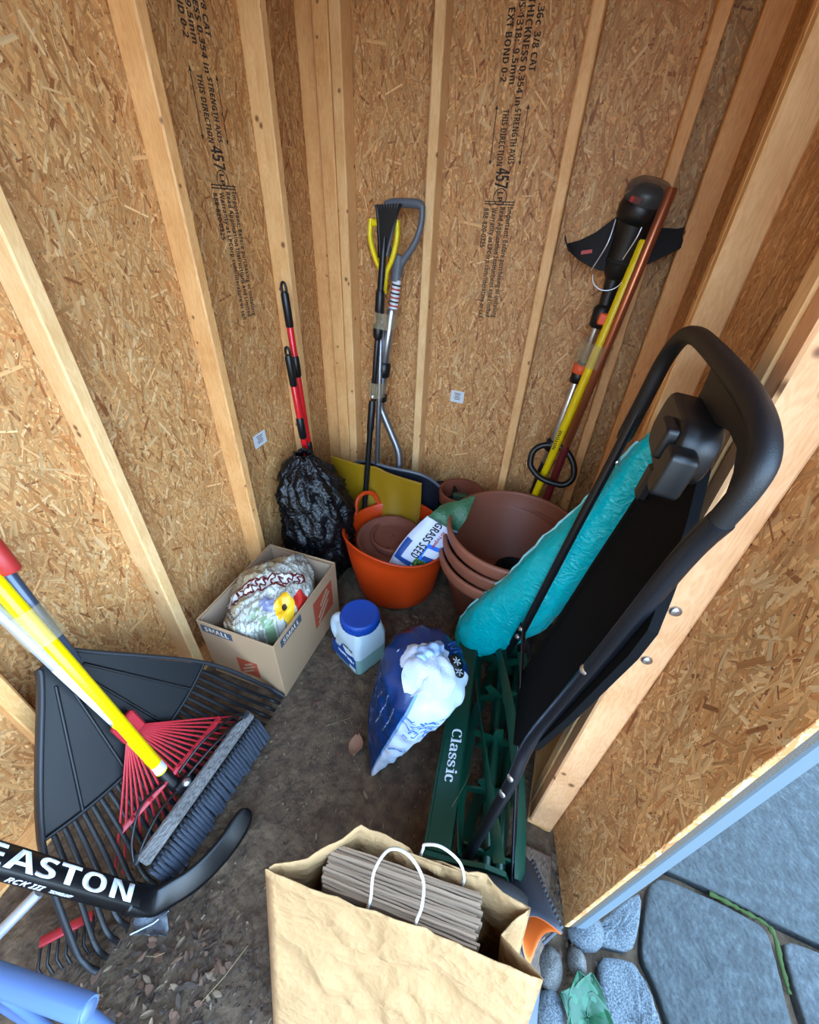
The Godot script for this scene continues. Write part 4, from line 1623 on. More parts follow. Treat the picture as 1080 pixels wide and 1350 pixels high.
func build_pots():
	# big nested pots
	var c = V(-0.033, 0.0, -1.325)
	for k in 3:
		var dy = -0.062 * k
		var dc = c + V(-0.012 * k, 0, 0.006 * k)
		var r = 0.264 - 0.002 * k
		var t = thing("plant_pot", ["large terracotta coloured plastic pot, top one of the nested stack", "large terracotta coloured plastic pot, middle rim of the nested stack", "large terracotta coloured plastic pot, lowest rim of the nested stack"][k], "plant pot", V(dc.x, [0.14, 0.08, 0.0][k], dc.z), "nested large pots")
		var y = 0.470 + dy
		var base = 0.14 - 0.06 * k if k < 2 else 0.0
		var pr = v2([0.0, base, 0.17 - 0.01 * k, base, 0.178 - 0.01 * k, base + 0.006, r - 0.022, y - 0.068, r - 0.012, y - 0.064, r - 0.004, y - 0.05, r, y - 0.03, r, y - 0.01, r - 0.003, y - 0.002, r - 0.009, y, r - 0.015, y - 0.003, r - 0.017, y - 0.012, r - 0.022, y - 0.07, r - 0.026, y - 0.075, r - 0.030, y - 0.082, 0.175 - 0.01 * k, base + 0.02, 0.165 - 0.01 * k, base + 0.012, 0.0, base + 0.012])
		var b = nb(t)
		b.lathe(pr, at(dc), 72)
		put("pot_wall", b, [M.pot, M.pot2, M.pot][k], t)
	var t = thing("plant_pot", "small black nursery pot standing inside the large terracotta coloured pot", "plant pot", V(0.0, 0.155, -1.33))
	var b = nb(t)
	b.lathe(v2([0.0, 0.146, 0.06, 0.146, 0.075, 0.225, 0.08, 0.228, 0.08, 0.238, 0.076, 0.24, 0.072, 0.235, 0.056, 0.16, 0.0, 0.155]), at(V(0.0, 0.01, -1.33)), 36)
	put("pot_wall", b, M.matt_black, t)
	# smaller pots behind, against the back wall
	var q = V(-0.326, 0.0, -1.635)
	t = thing("terracotta_pot", "slender terracotta pot standing behind the grass seed bag at the back wall", "plant pot", q)
	b = nb(t)
	b.lathe(v2([0.0, 0.0, 0.07, 0.0, 0.075, 0.005, 0.092, 0.31, 0.102, 0.314, 0.105, 0.32, 0.108, 0.37, 0.104, 0.376, 0.096, 0.375, 0.092, 0.368, 0.086, 0.31, 0.068, 0.02, 0.0, 0.015]), at(q), 48)
	put("pot_wall", b, M.terracotta, t)
	q = V(-0.30, 0.26, -1.63)
	t = thing("green_scoop", "dull green plastic scoop standing inside the slender terracotta pot", "scoop", V(-0.31, 0.016, -1.635))
	b = nb(t)
	b.box(Transform3D(Basis(V(0, 0, 1), 0.15), V(-0.305, 0.19, -1.635)), V(0.075, 0.33, 0.03), 0.01)
	put("scoop_blade", b, M.green_dull, t)
	q = V(-0.425, 0.0, -1.655)
	t = thing("plant_pot", "black nursery pot wedged between the slender terracotta pot and the shovel blades", "plant pot", q)
	b = nb(t)
	b.lathe(v2([0.0, 0.0, 0.05, 0.0, 0.055, 0.005, 0.065, 0.31, 0.072, 0.315, 0.074, 0.34, 0.071, 0.345, 0.066, 0.34, 0.06, 0.3, 0.05, 0.02, 0.0, 0.015]), at(q), 36)
	put("pot_wall", b, M.matt_black, t)

func build_teal_bag():
	var path = curve([V(-0.108, 0.09, -1.02), V(-0.072, 0.15, -1.025), V(0.0, 0.28, -1.025), V(0.057, 0.385, -1.025), V(0.13, 0.588, -1.022), V(0.180, 0.745, -1.008), V(0.208, 0.88, -0.99), V(0.226, 1.0, -0.975), V(0.23, 1.06, -0.965)], 7)
	var rs = [0.05, 0.085, 0.10, 0.10, 0.092, 0.076, 0.058, 0.046, 0.026]
	var t = thing("teal_bag", "long turquoise plastic film bag leaning between the pots and the mower handle", "bag", V(-0.07, 0.02, -1.0))
	var n = fn(61, 6.0, 4, true)
	var n2 = fn(62, 5.0, 2)
	var rows = []
	var np = path.size()
	var y = V(0, 0.4, 1)
	for i in np:
		var f = float(i) / (np - 1) * 8.0
		var k = mini(int(f), 7)
		var r = lerpf(rs[k], rs[k + 1], f - k)
		var d: Vector3 = (path[mini(i + 1, np - 1)] - path[maxi(i - 1, 0)]).normalized()
		var yy = (y - d * d.dot(y)).normalized()
		var x = d.cross(yy)
		var line = PackedVector3Array()
		for j in 80:
			var a = TAU * j / 80
			var p = path[i] + (x * cos(a) + yy * sin(a) * 0.85) * r
			var w = n.get_noise_3d(p.x * 2.2, p.y * 2.2 + a * 0.1, p.z * 2.2)
			var ridge = 0.018 * sin(f * 9.0 + 1.3 * sin(a * 2) + 4.0 * n2.get_noise_2d(a * 0.2, f * 0.2))
			line.append(path[i] + (x * cos(a) + yy * sin(a) * 0.85) * r * (1.0 + 0.05 * w + ridge + 0.05 * n2.get_noise_3dv(p)))
		rows.append(line)
	var b = nb(t)
	b.grid(rows, true)
	b.fan(rows[0], true)
	b.fan(rows[np - 1])
	put("film_roll", b, M.teal, t)
	# a clear film edge standing along the upper side
	var edge = []
	for i in np - 8:
		var d: Vector3 = (path[mini(i + 1, np - 1)] - path[maxi(i - 1, 0)]).normalized()
		var a: Vector3 = rows[i + 4][42]
		var out = (a - path[i + 4]).normalized()
		edge.append(pv([a - out * 0.004, a + out * 0.006 + V(0.0, 0.003 * sin(i * 0.9), 0)]))
	b = nb(t)
	b.slab(edge, 0.0008)
	put("film_edge", b, M.teal_pale, t)
	b = nb(t)
	b.slab([pv([V(0.16, 0.79, -1.065), V(0.135, 0.80, -1.07)]), pv([V(0.168, 0.81, -1.06), V(0.145, 0.825, -1.072)]), pv([V(0.178, 0.83, -1.055), V(0.17, 0.84, -1.06)])], 0.001)
	put("torn_film", b, M.teal, t)

func salt_print() -> ImageTexture:
	var im = Image.create(512, 512, false, Image.FORMAT_RGB8)
	im.fill(col(3, 46, 98))
	# front strip printed on white
	im.fill_rect(Rect2i(140, 0, 150, 512), col(206, 220, 236))
	im.fill_rect(Rect2i(136, 0, 6, 512), col(120, 160, 210))
	rng.seed = 9
	for k in 14:
		var y = 60.0 + k * 9
		stroke_px(im, [Vector2(160, y), Vector2(190 + 50 * rng.randf(), y + 2)], 2.0, col(120, 170, 220))
	for k in 60:
		var p = Vector2(rng.randf_range(155, 280), rng.randf_range(300, 440))
		stroke_px(im, [p, p + Vector2(rng.randf_range(-26, 26), rng.randf_range(-22, 22))], 4.0, col(40, 104, 196))
	for k in 10:
		stroke_px(im, [Vector2(150 + k * 11, 215 + 10 * sin(k)), Vector2(159 + k * 11, 226 + 10 * cos(k))], 9.0, col(70, 140, 214))
	# lines of small white print on the dark side
	for k in 5:
		for i in 60:
			if rng.randf() < 0.8:
				im.fill_rect(Rect2i(24 + k * 22 + int(5 * sin(i * 0.04)), 250 + i * 3, 2, 2), col(196, 210, 232))
	for i in 40:
		im.fill_rect(Rect2i(10 + (i % 8) * 8, 150 + (i / 8) * 14, 6, 4 + i % 5), col(90, 120, 176))
	return ImageTexture.create_from_image(im)

func build_salt_bag():
	var a0 = V(-0.256, 0.004, -0.490)
	var b0 = V(-0.355, 0.01, -0.74)
	var c = V(-0.155, 0.39, -0.70)
	var t = thing("salt_bag", "dark blue and white plastic salt bag with gathered white top beside the jug", "bag", V(-0.285, 0.0, -0.65))
	var n = fn(71, 7.0, 4, true)
	var rows = []
	var mid = (a0 + b0) / 2
	for i in 46:
		var s = i / 45.0
		var q = mid.lerp(c, s)
		var g = sqrt(s)
		var dz = lerpf(a0.distance_to(b0) / 2, 0.138, s)
		var dx = lerpf(0.012, 0.130, pow(s, 0.66))
		var close = 1.0 if s < 0.86 else sqrt(maxf(0.0, 1.0 - pow((s - 0.86) / 0.15, 2.0)))
		var ez = (a0 - b0).normalized().lerp(V(0.25, -0.1, 0.97), s).normalized()
		var ex = V(1, 0.15, 0.1).lerp(V(0.95, -0.1, -0.2), s).normalized()
		var line = PackedVector3Array()
		for j in 96:
			var a = TAU * j / 96
			var p = q + ez * cos(a) * dz * close + ex * sin(a) * dx * close
			var w = n.get_noise_3dv(p * 1.7)
			p += (p - q).normalized() * (0.012 * w + 0.003 * sin(a * 11 + s * 9) * s) * minf(1.0, s * 4 + 0.2)
			p.y = maxf(p.y, 0.003)
			line.append(p)
		rows.append(line)
	var b = nb(t)
	b.grid(rows, true, true, Vector2.ZERO, true)
	b.fan(rows[0])
	b.fan(rows[45], true)
	var m = mat(Color.WHITE, 0.28, 0.0, tex.crinkle, 0.25, 6.0)
	m.uv1_triplanar = false
	m.uv1_scale = Vector3.ONE
	m.normal_enabled = false
	m.albedo_texture = salt_print()
	m.uv1_offset = Vector3(0.32, 0, 0)
	put("printed_film", b, m, t)
	# gathered white inner film folded over the mouth
	var top = c + V(-0.005, 0.018, 0.005)
	for k in 3:
		var rr = []
		var an: float = [2.3, 1.35, 3.9][k]
		var dir = V(cos(an), 0, sin(an))
		var sd = V(-sin(an), 0, cos(an))
		for i in 14:
			var v = i / 13.0
			var line = PackedVector3Array()
			for j in 15:
				var u = j / 14.0 * 2 - 1
				var p = top + dir * (v * [0.11, 0.115, 0.07][k] - 0.015) + sd * u * (0.03 + [0.045, 0.045, 0.022][k] * sin(v * 2.4)) 
				p.y += 0.02 * sin(v * PI) * (1 - u * u) - 0.045 * v * v + 0.005 * sin(u * 9 + k + v * 5) + 0.004 * sin(v * 14 + u * 3) + 0.008 * k
				line.append(p)
			rr.append(line)
		b = nb(t)
		b.slab(rr, -0.0015)
		put("gathered_fold", b, [M.film_white, M.film_white, M.film_pale][k], t)
	# printed wheels and lettering on the side of the mouth
	for k in 2:
		var p: Vector3 = (rows[44][[26, 21][k]] as Vector3).lerp(rows[45][[26, 21][k]], [0.55, 0.1][k])
		var rt: Vector3 = ((rows[39][21] as Vector3) - (rows[39][19] as Vector3)).normalized()
		var up: Vector3 = ((p - mid.lerp(c, 0.8)).normalized() + V(0, 1.0, 0.3)).normalized()
		up = (up - rt * up.dot(rt)).normalized()
		p += up * 0.004
		b = nb(t)
		b.lathe(v2([0.0, 0.0035, 0.021 - 0.003 * k, 0.0035, 0.022 - 0.003 * k, 0.001, 0.021 - 0.003 * k, 0.0]), Transform3D(Basis(rt, up, rt.cross(up)), p), 24)
		var wh = put("printed_wheel", b, M.black, t)
		for i in 6:
			b = nb(t)
			var aa = TAU * i / 6
			b.box(Transform3D(Basis(rt, up, rt.cross(up)) * Basis(Vector3.UP, aa), p + up * 0.0038 + Basis(rt, up, rt.cross(up)) * V(cos(aa), 0, -sin(aa)) * 0.008), V(0.011, 0.0006, 0.0035), 0.0001)
			put("wheel_spoke", b, M.white, wh)
	var l0: Vector3 = rows[44][38]
	var l1: Vector3 = rows[44][33]
	var lx = (l1 - l0).normalized()
	var ln = V(0.35, 0.85, -0.1)
	ln = (ln - lx * ln.dot(lx)).normalized()
	letters("M", 0.034, 0.036, Transform3D(Basis(lx, ln.cross(lx), ln), l0 + ln * 0.008 - ln.cross(lx) * 0.012), M.label_blue, t)

# ---------------------------------------------------------------- reel mower and what leans with it
func build_mower():
	var o = V(0.055, 0.0, -0.36)
	var ez = V(-0.125, 0, -0.992).normalized()     # along the reel, away from the doorway
	var ex = V(0.992, 0, -0.125).normalized()
	var P = func(x: float, y: float, s: float) -> Vector3:
		return o + ex * x + V(0, y, 0) + ez * s
	var ba = Basis(ex, Vector3.UP, -ez)
	var t = thing("reel_mower", "green push reel mower with white lettered front bar and a black foam handle", "lawn mower", V(0.04, 0.0, -0.68))
	var b = nb(t)
	# tie bar across the front: a flanged board
	b.box(Transform3D(ba * Basis(V(0, 0, 1), 0.25), P.call(-0.062, 0.152, 0.325)), V(0.062, 0.008, 0.66), 0.002)
	b.box(Transform3D(ba * Basis(V(0, 0, 1), 0.25), P.call(-0.091, 0.13, 0.325)), V(0.006, 0.04, 0.66), 0.002)
	b.box(Transform3D(ba * Basis(V(0, 0, 1), 0.25), P.call(-0.031, 0.148, 0.325)), V(0.006, 0.022, 0.66), 0.002)
	put("tie_bar", b, M.mower_green, t)
	var tb = ba * Basis(V(0, 0, 1), 0.25)
	letters("Classic", 0.03, 0.15, Transform3D(Basis(tb * V(0, 0, 1), tb * V(1, 0, 0), tb * V(0, 1, 0)).orthonormalized(), P.call(-0.073, 0.1545, 0.305)), M.white_ink, t, null, "Droid Serif", true)
	# reel: shaft, spiders, five twisted blades
	var rc = 0.062
	var ry = 0.115
	pole("reel_shaft", P.call(rc, ry, -0.02), P.call(rc, ry, 0.66), 0.012, M.mower_green, t)
	for k in 5:
		b = nb(t)
		var pts = []
		for i in 5:
			var a = TAU * i / 5 + 0.7 * k
			pts.append(Vector2(cos(a), sin(a)) * 0.078)
			pts.append(Vector2(cos(a + 0.32), sin(a + 0.32)) * 0.07)
			pts.append(Vector2(cos(a + TAU / 10), sin(a + TAU / 10)) * 0.03)
		b.plate(PackedVector2Array(pts), Transform3D(ba, P.call(rc, ry, 0.03 + k * 0.145)), 0.006)
		put("reel_spider", b, M.mower_green, t)
	for k in 5:
		var rows = []
		for i in 25:
			var s = i / 24.0
			var a = TAU * k / 5 + s * 1.9
			var d = ex * cos(a) + V(0, 1, 0) * sin(a)
			var e = ex * -sin(a) + V(0, 1, 0) * cos(a)
			var c: Vector3 = P.call(rc, ry, 0.0 + s * 0.63)
			rows.append(pv([c + d * 0.068 + e * 0.012, c + d * 0.085 + e * 0.004, c + d * 0.094 - e * 0.006]))
		b = nb(t)
		b.slab(rows, 0.003)
		put("reel_blade", b, M.mower_green, t)
	pole("rear_roller", P.call(0.096, 0.10, -0.03), P.call(0.125, 0.09, 0.64), 0.015, M.mower_green, t)
	b = nb(t)
	b.box(Transform3D(ba, P.call(0.075, 0.04, 0.31)), V(0.05, 0.012, 0.63), 0.002)
	put("bed_knife", b, M.mower_green, t)
	for s in [-0.015, 0.655]:
		b = nb(t)
		b.plate(v2([-0.10, 0.165, -0.03, 0.168, 0.05, 0.2, 0.10, 0.19, 0.13, 0.10, 0.11, 0.03, 0.02, 0.03, -0.06, 0.08, -0.105, 0.12]), Transform3D(ba, P.call(0.0, 0.0, s)), 0.01)
		put("side_plate", b, M.mower_green, t)
	for s in [-0.05, 0.69]:
		b = nb(t)
		var wx = Transform3D(along(ez), P.call(0.062, 0.108, s))
		b.lathe(v2([0.0, -0.02, 0.085, -0.02, 0.1, -0.022, 0.108, -0.016, 0.108, 0.016, 0.1, 0.022, 0.085, 0.02, 0.0, 0.02]), wx, 36)
		put("wheel", b, M.matt_black, t)
	# handle: two arms joined by a foam covered grip
	var arm = [V(0.064, 0.087, -0.374), V(0.099, 0.447, -0.418), V(0.105, 0.51, -0.432), V(0.114, 0.60, -0.462), V(0.135, 0.804, -0.447), V(0.149, 0.95, -0.432), V(0.166, 1.141, -0.416), V(0.173, 1.205, -0.402)]
	b = nb(t)
	b.tube(curve(arm, 4), 0.0125, 14)
	put("handle_arm", b, M.handle_tube, t)
	b = nb(t)
	b.tube(curve([V(0.071, 0.42, -0.885), V(0.098, 0.62, -0.908), V(0.125, 0.82, -0.93), V(0.147, 0.98, -0.945), V(0.166, 1.139, -0.955)], 5), 0.0115, 14)
	put("handle_arm", b, M.handle_tube, t)
	b = nb(t)
	var grip = curve([V(0.157, 1.04, -0.963), V(0.167, 1.145, -0.955), V(0.174, 1.22, -0.948), V(0.179, 1.268, -0.905), V(0.181, 1.288, -0.83), V(0.181, 1.294, -0.73), V(0.181, 1.295, -0.559), V(0.181, 1.288, -0.465), V(0.180, 1.272, -0.415), V(0.177, 1.246, -0.40), V(0.172, 1.198, -0.403)], 6)
	var rs = PackedFloat32Array()
	for i in grip.size():
		var f = i / float(grip.size() - 1)
		rs.append(lerpf(0.0165, 0.0113, f) if i > 0 else 0.0145)
	b.tube(grip, 0.018, 18, true, rs)
	put("foam_grip", b, M.foam, t, "thick black foam grip")
	# webbed inner bail below the grip
	b = nb(t)
	var n = V(1, -0.0973, 0).normalized()
	var wy = V(0.0973, 1, 0).normalized()
	var c0 = V(0.176, 1.24, -0.55)
	var outline = []
	for p in [[1.291, -0.655], [1.289, -0.474], [1.272, -0.425], [1.236, -0.412], [1.222, -0.412], [1.243, -0.428], [1.258, -0.452], [1.260, -0.49], [1.250, -0.54], [1.229, -0.585], [1.218, -0.625], [1.232, -0.632], [1.262, -0.640]]:
		outline.append(Vector2(-(p[1] - c0.z), (p[0] - c0.y)))
	b.plate(PackedVector2Array(outline), Transform3D(Basis(V(0, 0, -1), wy, V(0, 0, -1).cross(wy)), c0), 0.010)
	put("grip_web", b, M.foam, t)
	# lower struts and fixings
	b = nb(t)
	b.sweep(pv([V(0.071, 0.43, -0.885), V(0.129, 0.265, -0.624), V(0.187, 0.10, -0.363)]), rect2(0.022, 0.006, 0.001), PackedFloat32Array([1.0]), V(1, 0.5, 0))
	put("lower_strut", b, M.handle_tube, t)
	b = nb(t)
	b.sweep(pv([V(0.07, 0.44, -0.885), V(0.05, 0.15, -0.99)]), rect2(0.026, 0.008, 0.002), PackedFloat32Array([1.0]), V(0, 0, 1))
	put("lower_strut", b, M.handle_tube, t)
	for q in [[V(0.099, 0.447, -0.418), V(-0.6, 0.4, 0.7)], [V(0.104, 0.50, -0.43), V(-0.6, 0.4, 0.7)], [V(0.071, 0.42, -0.885), V(-0.7, 0.5, 0.5)], [V(0.068, 0.39, -0.878), V(-0.7, 0.5, 0.5)], [V(0.143, 0.885, -0.44), V(-0.75, 0.5, 0.45)], [V(0.15, 0.99, -0.946), V(0.95, 0.2, 0.2)]]:
		b = nb(t)
		var dd = (q[1] as Vector3).normalized()
		b.lathe(v2([0.0, 0.003, 0.005, 0.0026, 0.0075, 0.001, 0.008, -0.002, 0.008, -0.006]), Transform3D(along(dd), (q[0] as Vector3) + dd * 0.0125), 16)
		put("rivet", b, M.steel, t, "bright steel rivet")

	# flat black collector with moulded clip, hung between the arms
	t = thing("grass_catcher", "flat black grass catcher panel with a moulded clip hanging between the mower arms", "grass catcher", V(0.11, 0.5, -0.5))
	b = nb(t)
	var n2 = wy
	c0 = V(0.135, 0.90, -0.5)
	outline = []
	for p in [[1.122, -0.725], [1.088, -0.679], [0.817, -0.713], [0.314, -0.769], [0.386, -0.553], [0.580, -0.459], [0.774, -0.425], [0.889, -0.411], [0.990, -0.399], [1.041, -0.401], [1.077, -0.424], [1.108, -0.446], [1.150, -0.483], [1.195, -0.537], [1.211, -0.567]]:
		outline.append(Vector2(-(p[1] - c0.z), (p[0] - c0.y)))
	var pf = Transform3D(Basis(V(0, 0, -1), wy, V(0, 0, -1).cross(wy)), c0 + n * 0.024)
	b.plate(PackedVector2Array(outline), pf, 0.012)
	put("panel", b, M.catcher, t)
	b = nb(t)
	b.sweep(pv([V(0.186, 1.15, -0.675), V(0.175, 1.043, -0.682), V(0.158, 0.871, -0.708), V(0.137, 0.650, -0.736), V(0.105, 0.326, -0.775)]), rect2(0.035, 0.022, 0.004), PackedFloat32Array([1.0]), V(1, -0.1, 0))
	put("side_rail", b, M.catcher, t)
	b = nb(t)
	rbox(b, Transform3D(Basis(V(0, 0, -1), wy, V(0, 0, -1).cross(wy)), V(0.158, 1.215, -0.575)), V(0.15, 0.075, 0.045), 0.03)
	put("moulded_clip", b, M.black, t)
	b = nb(t)
	rbox(b, Transform3D(Basis(V(0, 0, -1), wy, V(0, 0, -1).cross(wy)), V(0.138, 1.222, -0.54)), V(0.05, 0.04, 0.03), 0.006)
	rbox(b, Transform3D(Basis(V(0, 0, -1), wy, V(0, 0, -1).cross(wy)), V(0.140, 1.205, -0.485)), V(0.035, 0.055, 0.03), 0.008)
	put("clip_block", b, M.black, t)
	b = nb(t)
	b.box(Transform3D(Basis(V(0, 0, -1), wy, V(0, 0, -1).cross(wy)), V(0.165, 1.10, -0.66)), V(0.03, 0.06, 0.02), 0.005)
	put("clip_tab", b, M.black, t)
	# bolts in the post
	for p in [V(0.252, 0.942, -0.558), V(0.255, 0.815, -0.558)]:
		b = nb()
		b.lathe(v2([0.0, 0.004, 0.006, 0.004, 0.009, 0.002, 0.0095, 0.0, 0.0095, -0.004]), Transform3D(along(V(0, 0, 1)), Vector3.ZERO), 18)
		var s = put("screw", b, M.steel)
		s.position = p
		tag(s, "bright screw head in the pink door post, upper one" if p.y > 0.9 else "bright screw head in the pink door post, lower one", "screw", "screws in the door post")

# box with rounded corners (radius r) seen along xf.z
func rbox(b: B, xf: Transform3D, s: Vector3, r: float):
	var rows = []
	for q in [[-0.5, 0.86], [-0.46, 0.96], [-0.38, 1.0], [0.38, 1.0], [0.46, 0.96], [0.5, 0.86]]:
		var line = PackedVector3Array()
		for p in rrect(s.x, s.y, r):
			line.append(xf * V(p.x * q[1], p.y * q[1], q[0] * s.z))
		rows.append(line)
	b.grid(rows, true, true)
	b.smooth(1)
	b.fan(rows[0])
	b.smooth(2)
	b.fan(rows[5], true)
	b.smooth(0)

func build_kraft_bag():
	var t = thing("paper_bag", "large open brown kraft paper bag with white twisted rope handles in the foreground", "bag", V(-0.02, 0.0, -0.08))
	var hi = 0.5
	# rim corners (x, z) and the matching corners at the base
	var rim = [[-0.275, -0.120], [0.193, -0.166], [0.128, -0.198], [0.165, -0.240], [-0.149, -0.238], [-0.215, -0.158]]
	var base = [[-0.235, 0.035], [0.215, 0.010], [0.20, -0.06], [0.215, -0.135], [-0.20, -0.12], [-0.21, -0.04]]
	var steps = [28, 5, 5, 20, 8, 5]
	var n = fn(81, 5.0, 4)
	var n2 = fn(82, 6.5, 3, true)
	var outer = []
	var inner = []
	var ctr = V(-0.02, 0, -0.16)
	for i in 26:
		var v = i / 25.0
		var lo = PackedVector3Array()
		var li = PackedVector3Array()
		for k in 6:
			for s in steps[k]:
				var u: float = s / float(steps[k])
				var a = V(lerpf(base[k][0], rim[k][0], v), hi * v, lerpf(base[k][1], rim[k][1], v))
				var k2 = (k + 1) % 6
				var d = V(lerpf(base[k2][0], rim[k2][0], v), hi * v, lerpf(base[k2][1], rim[k2][1], v))
				var p = a.lerp(d, u)
				if k == 1 or k == 2:
					p.y -= 0.035 * (u if k == 1 else 1.0 - u) * v
				var out = (d - a).cross(Vector3.UP).normalized() * -1.0
				var amp = sin(PI * u) * (1.0 if k == 0 or k == 3 else 0.3)
				var bulge = 0.020 * sin(v * PI) if k == 0 else 0.006 * sin(v * PI)
				var w = n.get_noise_3dv(p * 1.4) * 0.020 + (n2.get_noise_3dv(p * 1.3) - 0.3) * 0.016
				if k == 0 and v > 0.8:
					w *= 0.45
				p += out * (bulge + w) * amp
				p.y += (0.006 * n.get_noise_2d(p.x * 5, 3.0) - (0.012 * sin(PI * u) if k == 3 else 0.0)) * v
				if k == 3:
					p += V(0, -0.012 * smoothstep(0.35, 0.6, u) * v, -0.012 * sin(u * PI) * v)
				lo.append(p)
				li.append(p - out * 0.0016)
		outer.append(lo)
		inner.append(li)
	var rows = outer.duplicate()
	inner.reverse()
	rows.append_array(inner)
	var b = nb(t)
	b.grid(rows, true, true)
	b.fan(outer[0])
	put("paper_wall", b, M.kraft, t)
	for q in [[V(-0.095, 0.45, -0.140), V(-0.089, 0.50, -0.152), V(-0.094, 0.545, -0.178), V(-0.078, 0.585, -0.204), V(-0.046, 0.592, -0.207), V(-0.015, 0.57, -0.193), V(-0.006, 0.53, -0.172), V(-0.008, 0.50, -0.157), V(-0.01, 0.45, -0.144)], [V(-0.033, 0.44, -0.245), V(-0.030, 0.495, -0.25), V(-0.028, 0.512, -0.252), V(0.0, 0.518, -0.258), V(0.035, 0.505, -0.254), V(0.051, 0.48, -0.243), V(0.053, 0.44, -0.238)]]:
		b = nb(t)
		b.tube(curve(q, 5), 0.0026, 8)
		put("rope_handle", b, M.rope, t, "white twisted paper rope")
	for q in [[V(-0.05, 0.44, -0.1375), 0.0], [V(0.01, 0.46, -0.243), 0.0]]:
		b = nb(t)
		b.box(Transform3D(Basis(Vector3.UP, 0.1) * Basis(Vector3.RIGHT, -0.25 if q[0].z > -0.2 else 0.0), q[0]), V(0.13, 0.05, 0.002), 0.0005)
		put("handle_patch", b, M.kraft, t)

	# folded brown paper bags standing in it
	for k in 15:
		var f = k / 14.0
		var back = V(-0.05, 0.475 - 0.0 * f, -0.215).lerp(V(-0.045, 0.478, -0.152), f)
		var d = V(0.99, -0.01, -0.125).lerp(V(0.99, 0.0, -0.09), f).normalized()
		rng.seed = 300 + k
		var c = back + d * rng.randf_range(-0.004, 0.004) + V(0, rng.randf_range(-0.006, 0.004), 0)
		var up = V(0.0, 1, -0.22).normalized()
		up = (up - d * up.dot(d)).normalized()
		var w = rng.randf_range(0.268, 0.282)
		b = B.new(c)
		var rr = []
		for i in 7:
			var v = i / 6.0
			var line = PackedVector3Array()
			for j in 21:
				var u = j / 20.0 - 0.5
				var p = c + d * u * w - up * v * 0.30
				p += d.cross(up) * (0.0010 * sin(u * 7 + k * 1.7) + 0.0003 * sin(u * 31 + k))
				p.y += 0.0006 * sin(u * 13.0 + k * 2.1)
				line.append(p)
			rr.append(line)
		b.slab(rr, 0.0036)
		var o = put("folded_paper_bag", b, M.kraft_dark if k % 3 else M.kraft_mid)
		o.position = c
		tag(o, "folded brown paper bag standing on edge in the stack inside the kraft bag", "paper bag", "folded paper bags in the kraft bag")

func build_clog():
	var t = thing("rubber_clog", "dark blue grey rubber clog with an orange lining beside the kraft bag", "shoe", V(0.24, 0.0, -0.33))
	var heel = V(0.258, 0.13, -0.294)
	var toe = V(0.185, 0.03, -0.44)
	var d = (heel - toe).normalized()
	var up = V(-0.12, 0.75, 0.55)
	up = (up - d * up.dot(d)).normalized()
	var x = d.cross(up)
	var rows = []
	var inner = []
	var secs = [[0.0, 0.006, 0.006], [0.02, 0.026, 0.02], [0.08, 0.042, 0.032], [0.25, 0.050, 0.042], [0.5, 0.050, 0.046], [0.75, 0.050, 0.046], [0.92, 0.052, 0.044], [1.0, 0.052, 0.040]]
	for s in secs:
		var c = toe.lerp(heel, s[0])
		var line = PackedVector3Array()
		for k in 40:
			var a = TAU * k / 40
			var p = c + x * cos(a) * s[1] + up * sin(a) * s[2] * (0.62 if sin(a) < 0 else 1.0)
			line.append(p + d * 0.02 * cos(a * 2) * s[0])
		rows.append(line)
	for s in [[1.0, 0.93], [0.99, 0.86], [0.94, 0.84], [0.7, 0.78], [0.35, 0.6]]:
		var c = toe.lerp(heel, s[0])
		var line = PackedVector3Array()
		for k in 40:
			var a = TAU * k / 40
			var p = c + x * cos(a) * 0.052 * s[1] + up * sin(a) * 0.041 * s[1] * (0.62 if sin(a) < 0 else 1.0)
			line.append(p + d * 0.02 * cos(a * 2) * s[0])
		inner.append(line)
	var b = nb(t)
	rows.append(inner[0])
	b.grid(rows, true)
	put("upper", b, M.clog, t)
	b = nb(t)
	b.grid(inner, true)
	b.fan(inner[4])
	put("lining", b, M.clog_orange, t, "orange lining")
	for k in 14:
		b = nb(t)
		var c = toe.lerp(heel, 0.1 + k * 0.065) + up * -0.027 - x * 0.02
		b.box(Transform3D(Basis(x, up, -d), c), V(0.06, 0.008, 0.0045), 0.001)
		put("sole_tread", b, M.clog, t)

func build_threshold():
	var t = thing("threshold_strip", "short grey metal threshold strip with a screw, on the sill board beside the kraft bag", "metal strip", V(0.276, 0.002, -0.13))
	var b = nb(t)
	b.box(at(V(0.276, 0.0035, -0.13)), V(0.030, 0.003, 0.24), 0.001)
	put("strip", b, M.grey_plastic, t)
	b = nb(t)
	b.lathe(v2([0.0, 0.0025, 0.003, 0.002, 0.005, 0.0005, 0.0055, 0.0]), at(V(0.274, 0.005, -0.205)), 14)
	put("screw", b, M.steel, t)

